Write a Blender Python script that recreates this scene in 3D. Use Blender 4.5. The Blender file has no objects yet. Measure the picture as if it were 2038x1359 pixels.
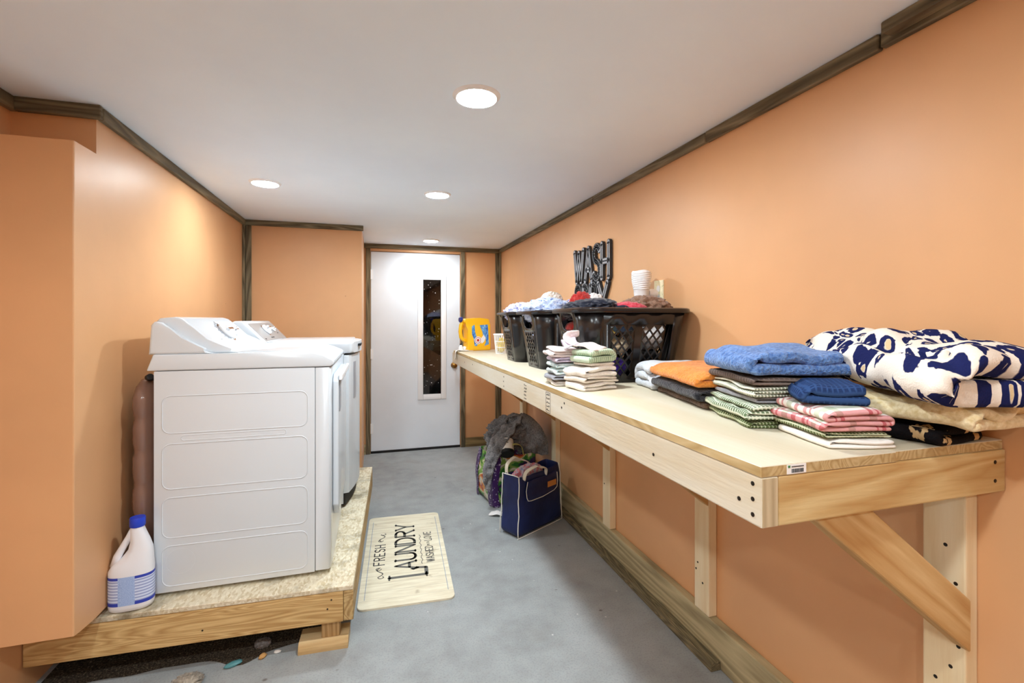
import bpy, bmesh, math, random
from mathutils import Vector, Matrix, noise

# ------------------------------------------------------------------ camera, world, exposure
SC = bpy.context.scene
COL = SC.collection
CAM = bpy.data.cameras.new('camera')
cam = bpy.data.objects.new('camera', CAM)
COL.objects.link(cam)
CAM.sensor_width = 36.0
CAM.lens = 930.0 / 2038.0 * 36.0
CAM.shift_y = -42.5 / 2038.0
CAM.clip_start = 0.02
cam.location = (0, 0, 1.34)
cam.rotation_euler = (math.radians(90), 0, math.radians(-16.416))
SC.camera = cam
W = bpy.data.worlds.new('world')
SC.world = W
W.use_nodes = True
W.node_tree.nodes['Background'].inputs[0].default_value = (0.02, 0.022, 0.026, 1)
W.node_tree.nodes['Background'].inputs[1].default_value = 1.0
SC.view_settings.view_transform = 'Standard'
SC.view_settings.look = 'None'
SC.view_settings.gamma = 1.0
SC.view_settings.exposure = 0.95
LAMP = 215.0            # radiance of the ceiling lamp discs
try:
    SC.cycles.use_denoising = True
    SC.cycles.max_bounces = 10
    SC.cycles.diffuse_bounces = 7
    SC.cycles.caustics_reflective = False
    SC.cycles.caustics_refractive = False
    SC.cycles.sample_clamp_indirect = 6.0
except Exception:
    pass

# room numbers (metres)
XR, XL, XF = 1.31, -0.956, -1.20      # right wall, chase face, far left wall
ZC = 2.105                            # ceiling
YB, YD, YN = 3.99, 4.89, -2.4         # bump wall, door wall, wall behind the camera
YC, YH = 1.898, 2.028                 # chase near face, header near face

# ------------------------------------------------------------------ material helpers
def srgb(r, g, b):
    def f(c):
        c /= 255.0
        return c / 12.92 if c <= 0.04045 else ((c + 0.055) / 1.055) ** 2.4
    return (f(r), f(g), f(b), 1.0)

class Mat:
    def __init__(s, name, col=(200, 200, 200), rough=0.6, spec=0.4, metal=0.0):
        s.m = bpy.data.materials.new(name)
        s.m.use_nodes = True
        s.t = s.m.node_tree
        s.b = s.t.nodes['Principled BSDF']
        s.b.inputs['Base Color'].default_value = srgb(*col)
        s.b.inputs['Roughness'].default_value = rough
        s.b.inputs['Specular IOR Level'].default_value = spec
        s.b.inputs['Metallic'].default_value = metal
        s._c = None
    def n(s, typ, **kw):
        nd = s.t.nodes.new('ShaderNode' + typ)
        for k, v in kw.items():
            if k.startswith('_'):
                setattr(nd, k[1:], v)
            else:
                key = k.replace('__', ' ')
                if isinstance(v, bpy.types.NodeSocket):
                    s.t.links.new(v, nd.inputs[int(key[1:])] if key[0] == 'i' and key[1:].isdigit() else nd.inputs[key])
                else:
                    (nd.inputs[int(key[1:])] if key[0] == 'i' and key[1:].isdigit() else nd.inputs[key]).default_value = v
        return nd
    def link(s, a, b):
        s.t.links.new(a, b)
    def coord(s, kind='Object', scale=(1, 1, 1), rand=False):
        c = s.n('TexCoord').outputs[kind]
        mp = s.n('Mapping', Vector=c, Scale=scale)
        out = mp.outputs[0]
        if rand:
            oi = s.n('ObjectInfo')
            mul = s.n('Math', _operation='MULTIPLY', i0=oi.outputs['Random'], i1=37.0)
            out = s.n('VectorMath', _operation='ADD', i0=out, i1=mul.outputs[0]).outputs[0]
        return out
    def noise(s, vec, scale=5.0, detail=3.0, rough=0.55, dist=0.0):
        return s.n('TexNoise', Vector=vec, Scale=scale, Detail=detail, Roughness=rough, Distortion=dist).outputs[0]
    def ramp(s, fac, stops, interp='LINEAR'):
        r = s.n('ValToRGB', Fac=fac)
        r.color_ramp.interpolation = interp
        e = r.color_ramp.elements
        while len(e) < len(stops):
            e.new(0.5)
        for i, (p, c) in enumerate(stops):
            e[i].position = p
            e[i].color = srgb(*c) if not isinstance(c, (int, float)) else (c, c, c, 1)
        return r.outputs[0]
    def mix(s, fac, a, b, mode='MIX'):
        nd = s.n('Mix', _data_type='RGBA', _blend_type=mode)
        for sock, v in ((nd.inputs[0], fac), (nd.inputs[6], a), (nd.inputs[7], b)):
            if isinstance(v, bpy.types.NodeSocket):
                s.link(v, sock)
            elif isinstance(v, (int, float)):
                sock.default_value = v
            else:
                sock.default_value = srgb(*v)
        return nd.outputs[2]
    def math(s, op, a, b=0.0, c=0.0):
        nd = s.n('Math', _operation=op)
        for i, v in enumerate((a, b, c)):
            if isinstance(v, bpy.types.NodeSocket):
                s.link(v, nd.inputs[i])
            else:
                nd.inputs[i].default_value = v
        return nd.outputs[0]
    def color(s, sock):
        s.link(sock, s.b.inputs['Base Color'])
    def bump(s, h, strength=0.3, dist=0.01):
        nd = s.n('Bump', Height=h, Strength=strength, Distance=dist)
        s.link(nd.outputs[0], s.b.inputs['Normal'])
    def rough(s, sock):
        s.link(sock, s.b.inputs['Roughness'])

def plain(name, col, rough=0.5, spec=0.4, metal=0.0):
    return Mat(name, col, rough, spec, metal).m

def wood(name, light, dark, axis=0, rings=5.0, knots=0.0, rough=0.62, contrast=1.0, fine=40.0, tilt=0.0):
    k = Mat(name, light, rough, 0.25)
    sc = [1.0, 1.0, 1.0]
    sc[axis] = 0.09
    v = k.coord('Object', sc, True)
    if tilt:
        c0 = k.n('TexCoord').outputs['Object']
        m1 = k.n('Mapping', Vector=c0, Rotation=(0, tilt, 0)).outputs[0]
        v = k.n('Mapping', Vector=m1, Scale=sc).outputs[0]
    n1 = k.noise(v, rings * 1.6, 2.0, 0.5, 0.6)
    band = k.math('FRACT', k.math('MULTIPLY', n1, rings * 1.7))
    tri = k.math('ABSOLUTE', k.math('SUBTRACT', k.math('MULTIPLY', band, 2.0), 1.0))
    f2 = k.noise(v, fine * 3.0, 2.0)
    fac = k.math('MULTIPLY', k.math('ADD', k.math('MULTIPLY', tri, 0.65), k.math('MULTIPLY', f2, 0.5)), contrast)
    mid = tuple((a + b) / 2 for a, b in zip(light, dark))
    col = k.ramp(fac, [(0.15, light), (0.6, mid if contrast < 1.1 else light), (0.98, dark)])
    if knots:
        sk = [1.0, 1.0, 1.0]
        sk[axis] = 0.55
        v2 = k.coord('Object', sk, True)
        vo = k.n('TexVoronoi', Vector=v2, Scale=knots, Randomness=1.0).outputs['Distance']
        kf = k.ramp(vo, [(0.05, 1.0), (0.12, 0.0)])
        col = k.mix(kf, col, tuple(c * 0.45 for c in dark))
    k.color(col)
    k.bump(f2, 0.15, 0.004)
    return k.m

def painted(name, col, rough, var=0.06, bump=0.12, bscale=60.0, marks=None):
    k = Mat(name, col, rough, 0.42)
    v = k.coord('Object')
    n = k.noise(v, 1.6, 4.0)
    lo = tuple(c * (1 - var) for c in col)
    hi = tuple(min(255, c * (1 + var * 0.6)) for c in col)
    c = k.ramp(n, [(0.3, lo), (0.7, hi)])
    if marks:
        vo = k.n('TexVoronoi', Vector=v, Scale=4.2).outputs['Distance']
        c = k.mix(k.ramp(vo, [(0.012, 1.0), (0.02, 0.0)]), c, marks)
    k.color(c)
    nb = k.noise(v, bscale, 3.0)
    nb2 = k.noise(v, 5.0, 2.0)
    k.bump(k.math('ADD', k.math('MULTIPLY', nb, 0.25), nb2), bump, 0.006)
    return k.m

def fabric(name, col, col2=None, scale=260.0, bump=0.5, patch=12.0, rough=0.95, dist=0.003):
    k = Mat(name, col, rough, 0.1)
    v = k.coord('Object')
    n = k.noise(v, scale, 2.0)
    n2 = k.noise(v, patch, 3.0)
    c2 = col2 or tuple(c * 0.72 for c in col)
    f = k.math('ADD', k.math('MULTIPLY', n, 0.55), k.math('MULTIPLY', n2, 0.45))
    k.color(k.ramp(f, [(0.36, c2), (0.62, col)]))
    k.bump(n, bump, dist)
    try:
        k.b.inputs['Sheen Weight'].default_value = 0.25
    except Exception:
        pass
    return k.m

def waffle(name, col, dot, cell=0.011, dotsize=0.36):
    """waffle weave following the cloth's own surface (uv in metres)"""
    k = Mat(name, col, 0.95, 0.08)
    uv = k.coord('UV', (1 / cell, 1 / cell, 1))
    sx = k.n('SeparateXYZ', Vector=uv)
    d = []
    for o in (0, 1):
        f = k.math('FRACT', sx.outputs[o])
        d.append(k.math('ABSOLUTE', k.math('SUBTRACT', f, 0.5)))
    m = k.math('MAXIMUM', d[0], d[1])
    n = k.noise(k.coord('Object'), 30.0, 2.0)
    m2 = k.math('ADD', m, k.math('MULTIPLY', k.math('SUBTRACT', n, 0.5), 0.25))
    k.color(k.ramp(m2, [(dotsize - 0.16, dot), (dotsize, col)]))
    k.bump(m, 0.6, 0.004)
    return k.m

def plaid(name, base, stripes):
    """stripes: list of (axis, period, start, end, colour) in uv metres"""
    k = Mat(name, base, 0.95, 0.08)
    sx = k.n('SeparateXYZ', Vector=k.coord('UV'))
    c = k.mix(0.0, base, base)
    for ax, per, a, b, col in stripes:
        f = k.math('FRACT', k.math('DIVIDE', sx.outputs[ax], per))
        g = k.math('MULTIPLY', k.math('GREATER_THAN', f, a), k.math('LESS_THAN', f, b))
        c = k.mix(k.math('MULTIPLY', g, 0.72), c, col, 'MULTIPLY')
    k.color(c)
    k.bump(k.noise(k.coord('Object'), 400.0, 2.0), 0.3, 0.002)
    return k.m

def leopard(name, ground, dark, mid, scale=15.0, amount=1.0):
    k = Mat(name, ground, 0.95, 0.08)
    v0 = k.coord('UV')
    nz = k.n('TexNoise', Vector=v0, Scale=14.0, Detail=3.0)
    off = k.n('VectorMath', _operation='SCALE', i0=nz.outputs['Color'], Scale=0.035)
    v = k.n('VectorMath', _operation='ADD', i0=v0, i1=off.outputs[0]).outputs[0]
    vo = k.n('TexVoronoi', Vector=v, Scale=scale, Randomness=0.85)
    d = vo.outputs['Distance']
    w = k.noise(v0, 55.0, 2.0)
    d2 = k.math('ADD', d, k.math('MULTIPLY', k.math('SUBTRACT', w, 0.5), 0.5))
    ring = k.ramp(d2, [(0.14, 0.0), (0.18, 1.0), (0.46 * amount, 1.0), (0.49 * amount, 0.0)])
    core = k.ramp(d2, [(0.12, 1.0), (0.16, 0.0)])
    c = k.mix(core, ground, mid)
    c = k.mix(ring, c, dark)
    k.color(c)
    k.bump(k.noise(k.coord('Object'), 300.0, 2.0), 0.5, 0.004)
    return k.m

def printed(name, base, cols, scale=22.0):
    """small blotchy printed fabric"""
    k = Mat(name, base, 0.92, 0.1)
    v = k.coord('Object')
    c = k.mix(0.0, base, base)
    for i, (col, th) in enumerate(cols):
        vv = k.n('VectorMath', _operation='ADD', i0=v, i1=(i * 3.7, i * 1.9, i * 5.1)).outputs[0]
        n = k.noise(vv, scale, 2.5, 0.6, 2.2)
        c = k.mix(k.ramp(n, [(th, 0.0), (th + 0.03, 1.0)]), c, col)
    k.color(c)
    k.bump(k.noise(v, 260.0, 2.0), 0.25, 0.003)
    return k.m

# ------------------------------------------------------------------ materials
ORANGE = (219, 169, 123)
m_wall = painted('orange_wall_paint', ORANGE, 0.42, 0.04, 0.10, 90.0, (150, 95, 62))
m_ceil = painted('white_ceiling_paint', (230, 242, 254), 0.7, 0.02, 0.08, 120.0)
m_door = painted('white_door_paint', (226, 234, 243), 0.4, 0.03, 0.05, 40.0, (200, 196, 190))
m_enamel = plain('white_enamel', (214, 222, 229), 0.18, 0.5)
m_plastic_white = plain('white_plastic', (238, 240, 243), 0.32, 0.5)
m_stain = [wood('stained_trim_x', (140, 128, 102), (78, 70, 54), 0, 5, 0.9, 0.6),
           wood('stained_trim_y', (140, 128, 102), (78, 70, 54), 1, 5, 0.9, 0.6),
           wood('stained_trim_z', (138, 126, 100), (72, 65, 50), 2, 5, 0.9, 0.6)]
m_base = wood('stained_baseboard', (196, 184, 146), (130, 120, 92), 1, 4, 1.6, 0.6, 0.85)
m_pine_top = wood('pale_pine_board', (210, 202, 182), (200, 186, 158), 1, 2.2, 0.0, 0.55, 0.75)
m_pine_y = wood('pine_beam_y', (216, 212, 198), (200, 184, 154), 1, 3, 1.6, 0.55, 0.8)
m_pine_x = wood('pine_beam_x', (216, 194, 144), (186, 148, 94), 0, 4.6, 1.5, 0.55, 1.05)
m_pine_z = wood('pine_post', (240, 228, 198), (222, 198, 154), 2, 3, 1.6, 0.55, 0.8)
m_pine_b = wood('pine_brace', (222, 196, 146), (190, 148, 94), 0, 4.0, 1.2, 0.55, 1.0, 40.0, math.radians(-37.5))
m_pine_end = wood('pine_end_grain', (204, 188, 156), (172, 154, 122), 2, 9, 0.0, 0.7)
m_old_x = wood('weathered_pine_x', (222, 192, 136), (168, 128, 76), 0, 9, 1.4, 0.65, 0.9)
m_old_y = wood('weathered_pine_y', (204, 178, 128), (140, 108, 64), 1, 7, 1.2, 0.65, 0.9)
m_dark = plain('black_void', (14, 14, 15), 0.6)
m_screw = plain('dark_screw_head', (44, 38, 32), 0.45, 0.5, 0.6)
m_chrome = plain('chrome', (200, 202, 206), 0.15, 0.5, 1.0)
m_brass = plain('aged_brass', (150, 112, 56), 0.3, 0.5, 1.0)
m_greypanel = plain('silver_panel', (176, 178, 180), 0.35, 0.5, 0.35)
m_greyplastic = plain('grey_plastic', (158, 162, 170), 0.4)
m_ink = plain('dark_ink', (70, 70, 72), 0.8)

def m_floor_make():
    k = Mat('grey_floor_paint', (150, 152, 158), 0.55, 0.35)
    v = k.coord('Object')
    n1 = k.noise(v, 1.3, 5.0, 0.6)
    n2 = k.noise(v, 9.0, 4.0)
    n3 = k.noise(v, 140.0, 2.0)
    c = k.ramp(k.math('ADD', k.math('MULTIPLY', n1, 0.6), k.math('MULTIPLY', n2, 0.4)),
               [(0.36, (137, 140, 141)), (0.5, (153, 158, 159)), (0.66, (165, 170, 172))])
    c = k.mix(k.math('MULTIPLY', k.ramp(n3, [(0.35, 1.0), (0.5, 0.0)]), 0.28), c, (112, 112, 114))
    st = k.noise(v, 2.6, 3.0, 0.5, 1.0)
    c = k.mix(k.math('MULTIPLY', k.ramp(st, [(0.6, 0.0), (0.72, 1.0)]), 0.3), c, (128, 118, 104))
    vo = k.n('TexVoronoi', Vector=v, Scale=9.0).outputs['Distance']
    c = k.mix(k.ramp(vo, [(0.025, 1.0), (0.05, 0.0)]), c, (206, 206, 204))
    vo2 = k.n('TexVoronoi', Vector=k.coord('Object', (1, 1.3, 1)), Scale=5.0).outputs['Distance']
    c = k.mix(k.ramp(vo2, [(0.03, 0.8), (0.06, 0.0)]), c, (92, 88, 84))
    k.color(c)
    k.bump(k.math('ADD', k.math('MULTIPLY', n3, 0.4), n2), 0.12, 0.006)
    return k.m
m_floor = m_floor_make()

def m_deck_make():
    k = Mat('worn_chipboard', (205, 192, 164), 0.75, 0.2)
    v = k.coord('Object', (1, 0.45, 1))
    vo = k.n('TexVoronoi', Vector=v, Scale=120.0)
    c = k.ramp(k.noise(vo.outputs['Color'], 1.0, 0.0), [(0.3, (196, 180, 146)), (0.7, (228, 220, 198))])
    st = k.noise(k.coord('Object'), 7.0, 4.0, 0.6)
    c = k.mix(k.ramp(st, [(0.50, 0.0), (0.72, 0.8)]), c, (110, 98, 74))
    k.color(c)
    k.bump(k.noise(v, 60.0, 3.0), 0.4, 0.006)
    return k.m
m_deck = m_deck_make()

# ------------------------------------------------------------------ geometry helpers
def vtx(bm, p, M=None):
    p = Vector(p)
    return bm.verts.new(M @ p if M else p)

def box(bm, x0, x1, y0, y1, z0, z1, M=None):
    vs = [vtx(bm, (x, y, z), M) for z in (z0, z1) for y in (y0, y1) for x in (x0, x1)]
    fs = [bm.faces.new([vs[i] for i in q]) for q in
          ((0, 2, 3, 1), (4, 5, 7, 6), (0, 1, 5, 4), (2, 6, 7, 3), (0, 4, 6, 2), (1, 3, 7, 5))]
    return vs, fs

def bevel(bm, r, seg=2, geom=None):
    bmesh.ops.bevel(bm, geom=geom or list(bm.edges), offset=r, segments=seg, affect='EDGES', profile=0.6)

def rbox(x0, x1, y0, y1, z0, z1, r=0.002, seg=2):
    bm = bmesh.new()
    box(bm, x0, x1, y0, y1, z0, z1)
    if r:
        bevel(bm, r, seg)
    return bm

def prism(bm, pts, axis, a, b, M=None):
    """extrude a 2-D outline along axis ('x','y','z') from a to b"""
    def mk(p, t):
        if axis == 'y':
            return (p[0], t, p[1])
        if axis == 'x':
            return (t, p[0], p[1])
        return (p[0], p[1], t)
    A = [vtx(bm, mk(p, a), M) for p in pts]
    B = [vtx(bm, mk(p, b), M) for p in pts]
    n = len(pts)
    bm.faces.new(A)
    bm.faces.new(B[::-1])
    for i in range(n):
        bm.faces.new((A[i], B[i], B[(i + 1) % n], A[(i + 1) % n]))

def tube(bm, pts, r, seg=8, closed=False, M=None, flat=1.0):
    pts = [Vector(p) for p in pts]
    n = len(pts)
    rings = []
    up = None
    for i, p in enumerate(pts):
        a = pts[i - 1] if (i > 0 or closed) else p
        b = pts[(i + 1) % n] if (i < n - 1 or closed) else p
        d = (b - a).normalized()
        if up is None:
            up = Vector((0, 0, 1)) if abs(d.z) < 0.9 else Vector((1, 0, 0))
        s = d.cross(up)
        if s.length < 1e-5:
            s = d.orthogonal()
        s.normalize()
        up = s.cross(d).normalized()
        rr = r[i] if isinstance(r, (list, tuple)) else r
        rings.append([vtx(bm, p + s * math.cos(t) * rr + up * math.sin(t) * rr * flat, M)
                      for t in [2 * math.pi * j / seg for j in range(seg)]])
    for i in range(n if closed else n - 1):
        A, B = rings[i], rings[(i + 1) % n]
        for j in range(seg):
            bm.faces.new((A[j], A[(j + 1) % seg], B[(j + 1) % seg], B[j]))
    if not closed:
        bm.faces.new(rings[0][::-1])
        bm.faces.new(rings[-1])

def lathe(bm, prof, seg=24, sx=1.0, sy=1.0, M=None):
    """prof: (radius, z) bottom to top; closed with caps"""
    rings = [[vtx(bm, (math.cos(2 * math.pi * j / seg) * r * sx, math.sin(2 * math.pi * j / seg) * r * sy, z), M)
              for j in range(seg)] for r, z in prof]
    for A, B in zip(rings, rings[1:]):
        for j in range(seg):
            bm.faces.new((A[j], A[(j + 1) % seg], B[(j + 1) % seg], B[j]))
    bm.faces.new(rings[0][::-1])
    bm.faces.new(rings[-1])

def rrect(hx, hy, r, seg=6):
    out = []
    for cx, cy, a0 in ((hx - r, hy - r, 0), (-hx + r, hy - r, 90), (-hx + r, -hy + r, 180), (hx - r, -hy + r, 270)):
        for i in range(seg + 1):
            a = math.radians(a0 + 90 * i / seg)
            out.append((cx + r * math.cos(a), cy + r * math.sin(a)))
    return out

def obj(name, bm, mat, parent=None, loc=(0, 0, 0), rot=0.0, smooth=None):
    bmesh.ops.recalc_face_normals(bm, faces=bm.faces)
    me = bpy.data.meshes.new(name)
    bm.to_mesh(me)
    bm.free()
    if smooth:
        me.polygons.foreach_set('use_smooth', [True] * len(me.polygons))
        if smooth is not True:
            try:
                me.set_sharp_from_angle(angle=math.radians(smooth))
            except Exception:
                pass
    me.materials.append(mat)
    o = bpy.data.objects.new(name, me)
    COL.objects.link(o)
    o.location = loc
    o.rotation_euler = (0, 0, rot)
    if parent:
        o.parent = parent
    return o

def tag(o, label, cat, group=None):
    o['label'] = label
    o['category'] = cat
    if group:
        o['group'] = group
    return o

def thing(name, label, cat, loc=(0, 0, 0), rot=0.0, group=None):
    o = bpy.data.objects.new(name, None)
    COL.objects.link(o)
    o.empty_display_size = 0.05
    o.location = loc
    o.rotation_euler = (0, 0, rot)
    return tag(o, label, cat, group)

def struct(name, bm, mat, label, cat, **kw):
    o = obj(name, bm, mat, **kw)
    o['kind'] = 'structure'
    return tag(o, label, cat)

def dup(o, parent=None):
    c = o.copy()
    COL.objects.link(c)
    if parent:
        c.parent = parent
    return c

def nz(x, y, z, f=1.0, seed=0.0):
    return noise.noise(Vector((x * f + seed * 7.31, y * f + seed * 3.17, z * f - seed * 5.7)))

def solid(o, t, sub=1, offset=0.0):
    m = o.modifiers.new('solidify', 'SOLIDIFY')
    m.thickness = t
    m.offset = offset
    if sub:
        s = o.modifiers.new('subsurf', 'SUBSURF')
        s.levels = sub
        s.render_levels = sub

def grid_mesh(name, rows, mat, uvs, parent=None, loc=(0, 0, 0), rot=0.0):
    """rows of 3-D points -> smooth sheet with uv in metres"""
    n, m = len(rows), len(rows[0])
    me = bpy.data.meshes.new(name)
    vs = [tuple(p) for r in rows for p in r]
    fs = [(i * m + j, (i + 1) * m + j, (i + 1) * m + j + 1, i * m + j + 1) for i in range(n - 1) for j in range(m - 1)]
    me.from_pydata(vs, [], fs)
    ul = me.uv_layers.new(name='uv')
    flat = [uvs[a // m][a % m] for a in range(n * m)]
    for l in me.loops:
        ul.data[l.index].uv = flat[l.vertex_index]
    me.polygons.foreach_set('use_smooth', [True] * len(me.polygons))
    me.materials.append(mat)
    o = bpy.data.objects.new(name, me)
    COL.objects.link(o)
    o.location = loc
    o.rotation_euler = (0, 0, rot)
    if parent:
        o.parent = parent
    return o

def folded(name, label, cat, loc, rot, w, d, n, t, mat, group=None, seed=1, amp=0.003, edge=0.008, droop=0.12,
           thick=0.86, flip=False, sag=0.0, parent=None, tuck=0.0, fan=0.0, dome=0.0, wr=0.0):
    """cloth folded back and forth n times; w across the folds (local x), d along them (local y), t per layer"""
    rnd = random.Random(seed)
    path = []
    sgn = 1 if not flip else -1
    ends = [w / 2 + rnd.uniform(-edge, 0) for _ in range(n + 1)]
    L = 0.0
    for k in range(n):
        z = t * (k + 0.5)
        a = sgn * (w / 2 - t / 2 - rnd.uniform(0, edge)) if k else sgn * ends[0]
        b = -sgn * (w / 2 - t / 2 - rnd.uniform(0, edge) - tuck * k)
        if k:
            a = path[-1][0]
        for i in range(12):
            f = i / 11
            path.append((a + (b - a) * f, z))
        if k < n - 1:
            c = path[-1][0]
            for i in range(1, 6):
                ang = math.pi * i / 6
                path.append((c - sgn * math.sin(ang) * t * 0.62, z + t * (1 - math.cos(ang)) / 2))
            path.append((c, z + t))
        sgn = -sgn
    Ls = [0.0]
    for a, b in zip(path, path[1:]):
        Ls.append(Ls[-1] + math.hypot(a[0] - b[0], a[1] - b[1]))
    H = n * t
    nv = max(10, int(d / 0.016))
    rows, uvs = [], []
    for j in range(nv + 1):
        v = -d / 2 + d * j / nv
        rv = max(0.0, abs(v) / (d / 2) - 0.75) * 4
        row, uv = [], []
        for (s, z), l in zip(path, Ls):
            es = max(0.0, abs(s) / (w / 2) - 0.7) / 0.3
            q = 1 - droop * (es ** 2) - droop * 0.7 * rv ** 2
            zz = z * q + amp * (z / H) * 2.2 * nz(s, v, 0, 11, seed) + amp * 0.5 * nz(s, v, z * 6, 26, seed + 5) * min(1, z / t)
            if wr:
                rg = 1 - abs(nz(s + z, v, z * 2, 7, seed + 8)) * 3.2
                zz += wr * max(-0.4, rg) * (z / H)
                s = s + wr * 0.5 * nz(v, z * 3, s, 9, seed + 6)
            zz -= sag * (s / w + 0.5)
            zz = max(zz, t * thick * 0.5)
            ss = s + edge * 0.9 * nz(v, z * 3, 0, 13, seed + 2) + amp * nz(v, z, s, 30, seed)
            vv = v * (1 - 0.03 * nz(s, z * 8, 0, 9, seed + 3)) + edge * 0.9 * (1 if v > 0 else -1) * abs(v / d * 2) ** 3 * nz(s * 2, z * 14, 0, 9, seed + 4)
            if fan:
                ss = w / 2 - (w / 2 - ss) * (1 - fan * (v / d + 0.5))
            if dome:
                zz *= 1 + dome * (0.5 + 0.5 * math.cos(math.pi * 2 * v / d * 0.9)) - dome * 0.4
            row.append((ss, vv, zz))
            uv.append((l, v))
        rows.append(row)
        uvs.append(uv)
    o = grid_mesh(name, rows, mat, uvs, parent, loc, rot)
    solid(o, t * thick, 1)
    if label:
        tag(o, label, cat, group)
    return o

def mound(name, label, cat, loc, rad, mat, seed=1, amp=0.25, freq=3.0, rot=0.0, group=None, sub=5, flatten=0.0, parent=None):
    """crumpled heap of cloth"""
    bm = bmesh.new()
    bmesh.ops.create_icosphere(bm, subdivisions=sub, radius=1.0)
    for v in bm.verts:
        p = v.co.copy()
        q = p * freq + Vector((seed * 3.3, seed * 1.7, -seed * 2.1))
        w1 = noise.noise_vector(q * 0.5)
        r = 1 - abs(noise.noise(q + w1 * 1.3)) * 2
        r2 = 1 - abs(noise.noise(q * 2.3 + w1 * 2.0)) * 2
        f = 1 + amp * (0.75 * r + 0.35 * r2 - 0.35)
        p = p * f
        if flatten and p.z < -flatten:
            p.z = -flatten + (p.z + flatten) * 0.06
        v.co = (p.x * rad[0], p.y * rad[1], p.z * rad[2])
    o = obj(name, bm, mat, parent, loc, rot, True)
    if label:
        tag(o, label, cat, group)
    return o

def ribbon(name, path, width, mat, thick=0.004, seed=1, amp=0.004, parent=None, across=None, nw=6, sub=1, loc=(0, 0, 0), taper=None):
    """strip of cloth along a path; across: direction of its width (vector or list)"""
    pts = [Vector(p) for p in path]
    # resample
    segs = [(b - a).length for a, b in zip(pts, pts[1:])]
    tot = sum(segs)
    N = max(8, int(tot / 0.015))
    def at(s):
        for i, L in enumerate(segs):
            if s <= L or i == len(segs) - 1:
                f = s / L if L else 0
                p0 = pts[max(i - 1, 0)]; p1 = pts[i]; p2 = pts[i + 1]; p3 = pts[min(i + 2, len(pts) - 1)]
                f2, f3 = f * f, f * f * f
                return 0.5 * ((2 * p1) + (p2 - p0) * f + (2 * p0 - 5 * p1 + 4 * p2 - p3) * f2 + (3 * p1 - p0 - 3 * p2 + p3) * f3)
            s -= L
    rows, uvs = [], []
    C = [at(tot * i / N) for i in range(N + 1)]
    for i in range(N + 1):
        d = (C[min(i + 1, N)] - C[max(i - 1, 0)]).normalized()
        ac = Vector(across if not isinstance(across, list) else across[min(int(i / N * len(across)), len(across) - 1)]).normalized()
        ac = (ac - d * ac.dot(d)).normalized()
        nn = d.cross(ac)
        row, uv = [], []
        wd = width * (taper[0] + (taper[1] - taper[0]) * i / N if taper else 1)
        for j in range(nw + 1):
            u = (j / nw - 0.5) * wd
            k = amp * (nz(u * 1.5, i * 0.02, 0, 22, seed) * 2)
            row.append(C[i] + ac * u + nn * k)
            uv.append((tot * i / N, u))
        rows.append(row)
        uvs.append(uv)
    o = grid_mesh(name, rows, mat, uvs, parent, loc)
    solid(o, thick, sub)
    return o

# stroke lettering --------------------------------------------------
def arc(cx, cy, rx, ry, a0, a1, n=8):
    return [(cx + rx * math.cos(math.radians(a0 + (a1 - a0) * i / n)), cy + ry * math.sin(math.radians(a0 + (a1 - a0) * i / n))) for i in range(n + 1)]
S_ = arc(.5, .76, .5, .24, 20, 270, 9)[:-1] + arc(.5, .26, .5, .26, 90, -160, 9)
GL = {
    'A': [[(0, 0), (.5, 1), (1, 0)], [(.2, .33), (.8, .33)]],
    'W': [[(0, 1), (.25, 0), (.5, .95), (.75, 0), (1, 1)]],
    'S': [S_],
    'H': [[(0, 0), (0, 1)], [(1, 0), (1, 1)], [(0, .48), (1, .48)]],
    'D': [[(0, 0), (0, 1)] + arc(.35, .5, .65, .5, 90, -90, 10) + [(0, 0)]],
    'R': [[(0, 0), (0, 1)] + arc(.5, .76, .5, .24, 90, -90, 8) + [(0, .52)], [(.45, .52), (1, 0)]],
    'Y': [[(0, 1), (.5, .45), (1, 1)], [(.5, .45), (.5, 0)]],
    '&': [[(1, 0), (.14, .70)] + arc(.46, .80, .36, .20, 195, -20, 10) + [(.66, .62), (.06, .34)] + arc(.40, .2, .4, .2, 150, 300, 6) + [(1, .42)]],
    'L': [[(0, 1), (0, 0), (1, 0), (1, .25)]],
    'U': [[(0, 1), (0, .25)] + arc(.5, .25, .5, .25, 180, 360, 8) + [(1, 1)]],
    'N': [[(0, 0), (0, 1), (1, 0), (1, 1)]],
    'F': [[(0, 0), (0, 1), (1, 1)], [(0, .53), (.75, .53)]],
    'E': [[(1, 1), (0, 1), (0, 0), (1, 0)], [(0, .5), (.75, .5)]],
    'O': [arc(.5, .5, .5, .5, 0, 360, 16)],
    'V': [[(0, 1), (.5, 0), (1, 1)]],
    'I': [[(.5, 0), (.5, 1)]],
    'T': [[(.5, 0), (.5, 1)], [(0, 1), (1, 1)]],
}
def stroke(bm, pts, w, h, M, z0=0.0):
    """thick flat polyline in the xy plane of M, raised from z0 to h"""
    for a, b in zip(pts, pts[1:]):
        a, b = Vector(a), Vector(b)
        d = (b - a)
        if d.length < 1e-6:
            continue
        n = Vector((-d.y, d.x)).normalized() * w / 2
        prism(bm, [a + n, b + n, b - n, a - n], 'z', z0, h, M)
    for p in pts:
        prism(bm, [(p[0] + w / 2 * math.cos(t * math.pi / 4), p[1] + w / 2 * math.sin(t * math.pi / 4)) for t in range(8)], 'z', z0, h, M)

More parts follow.
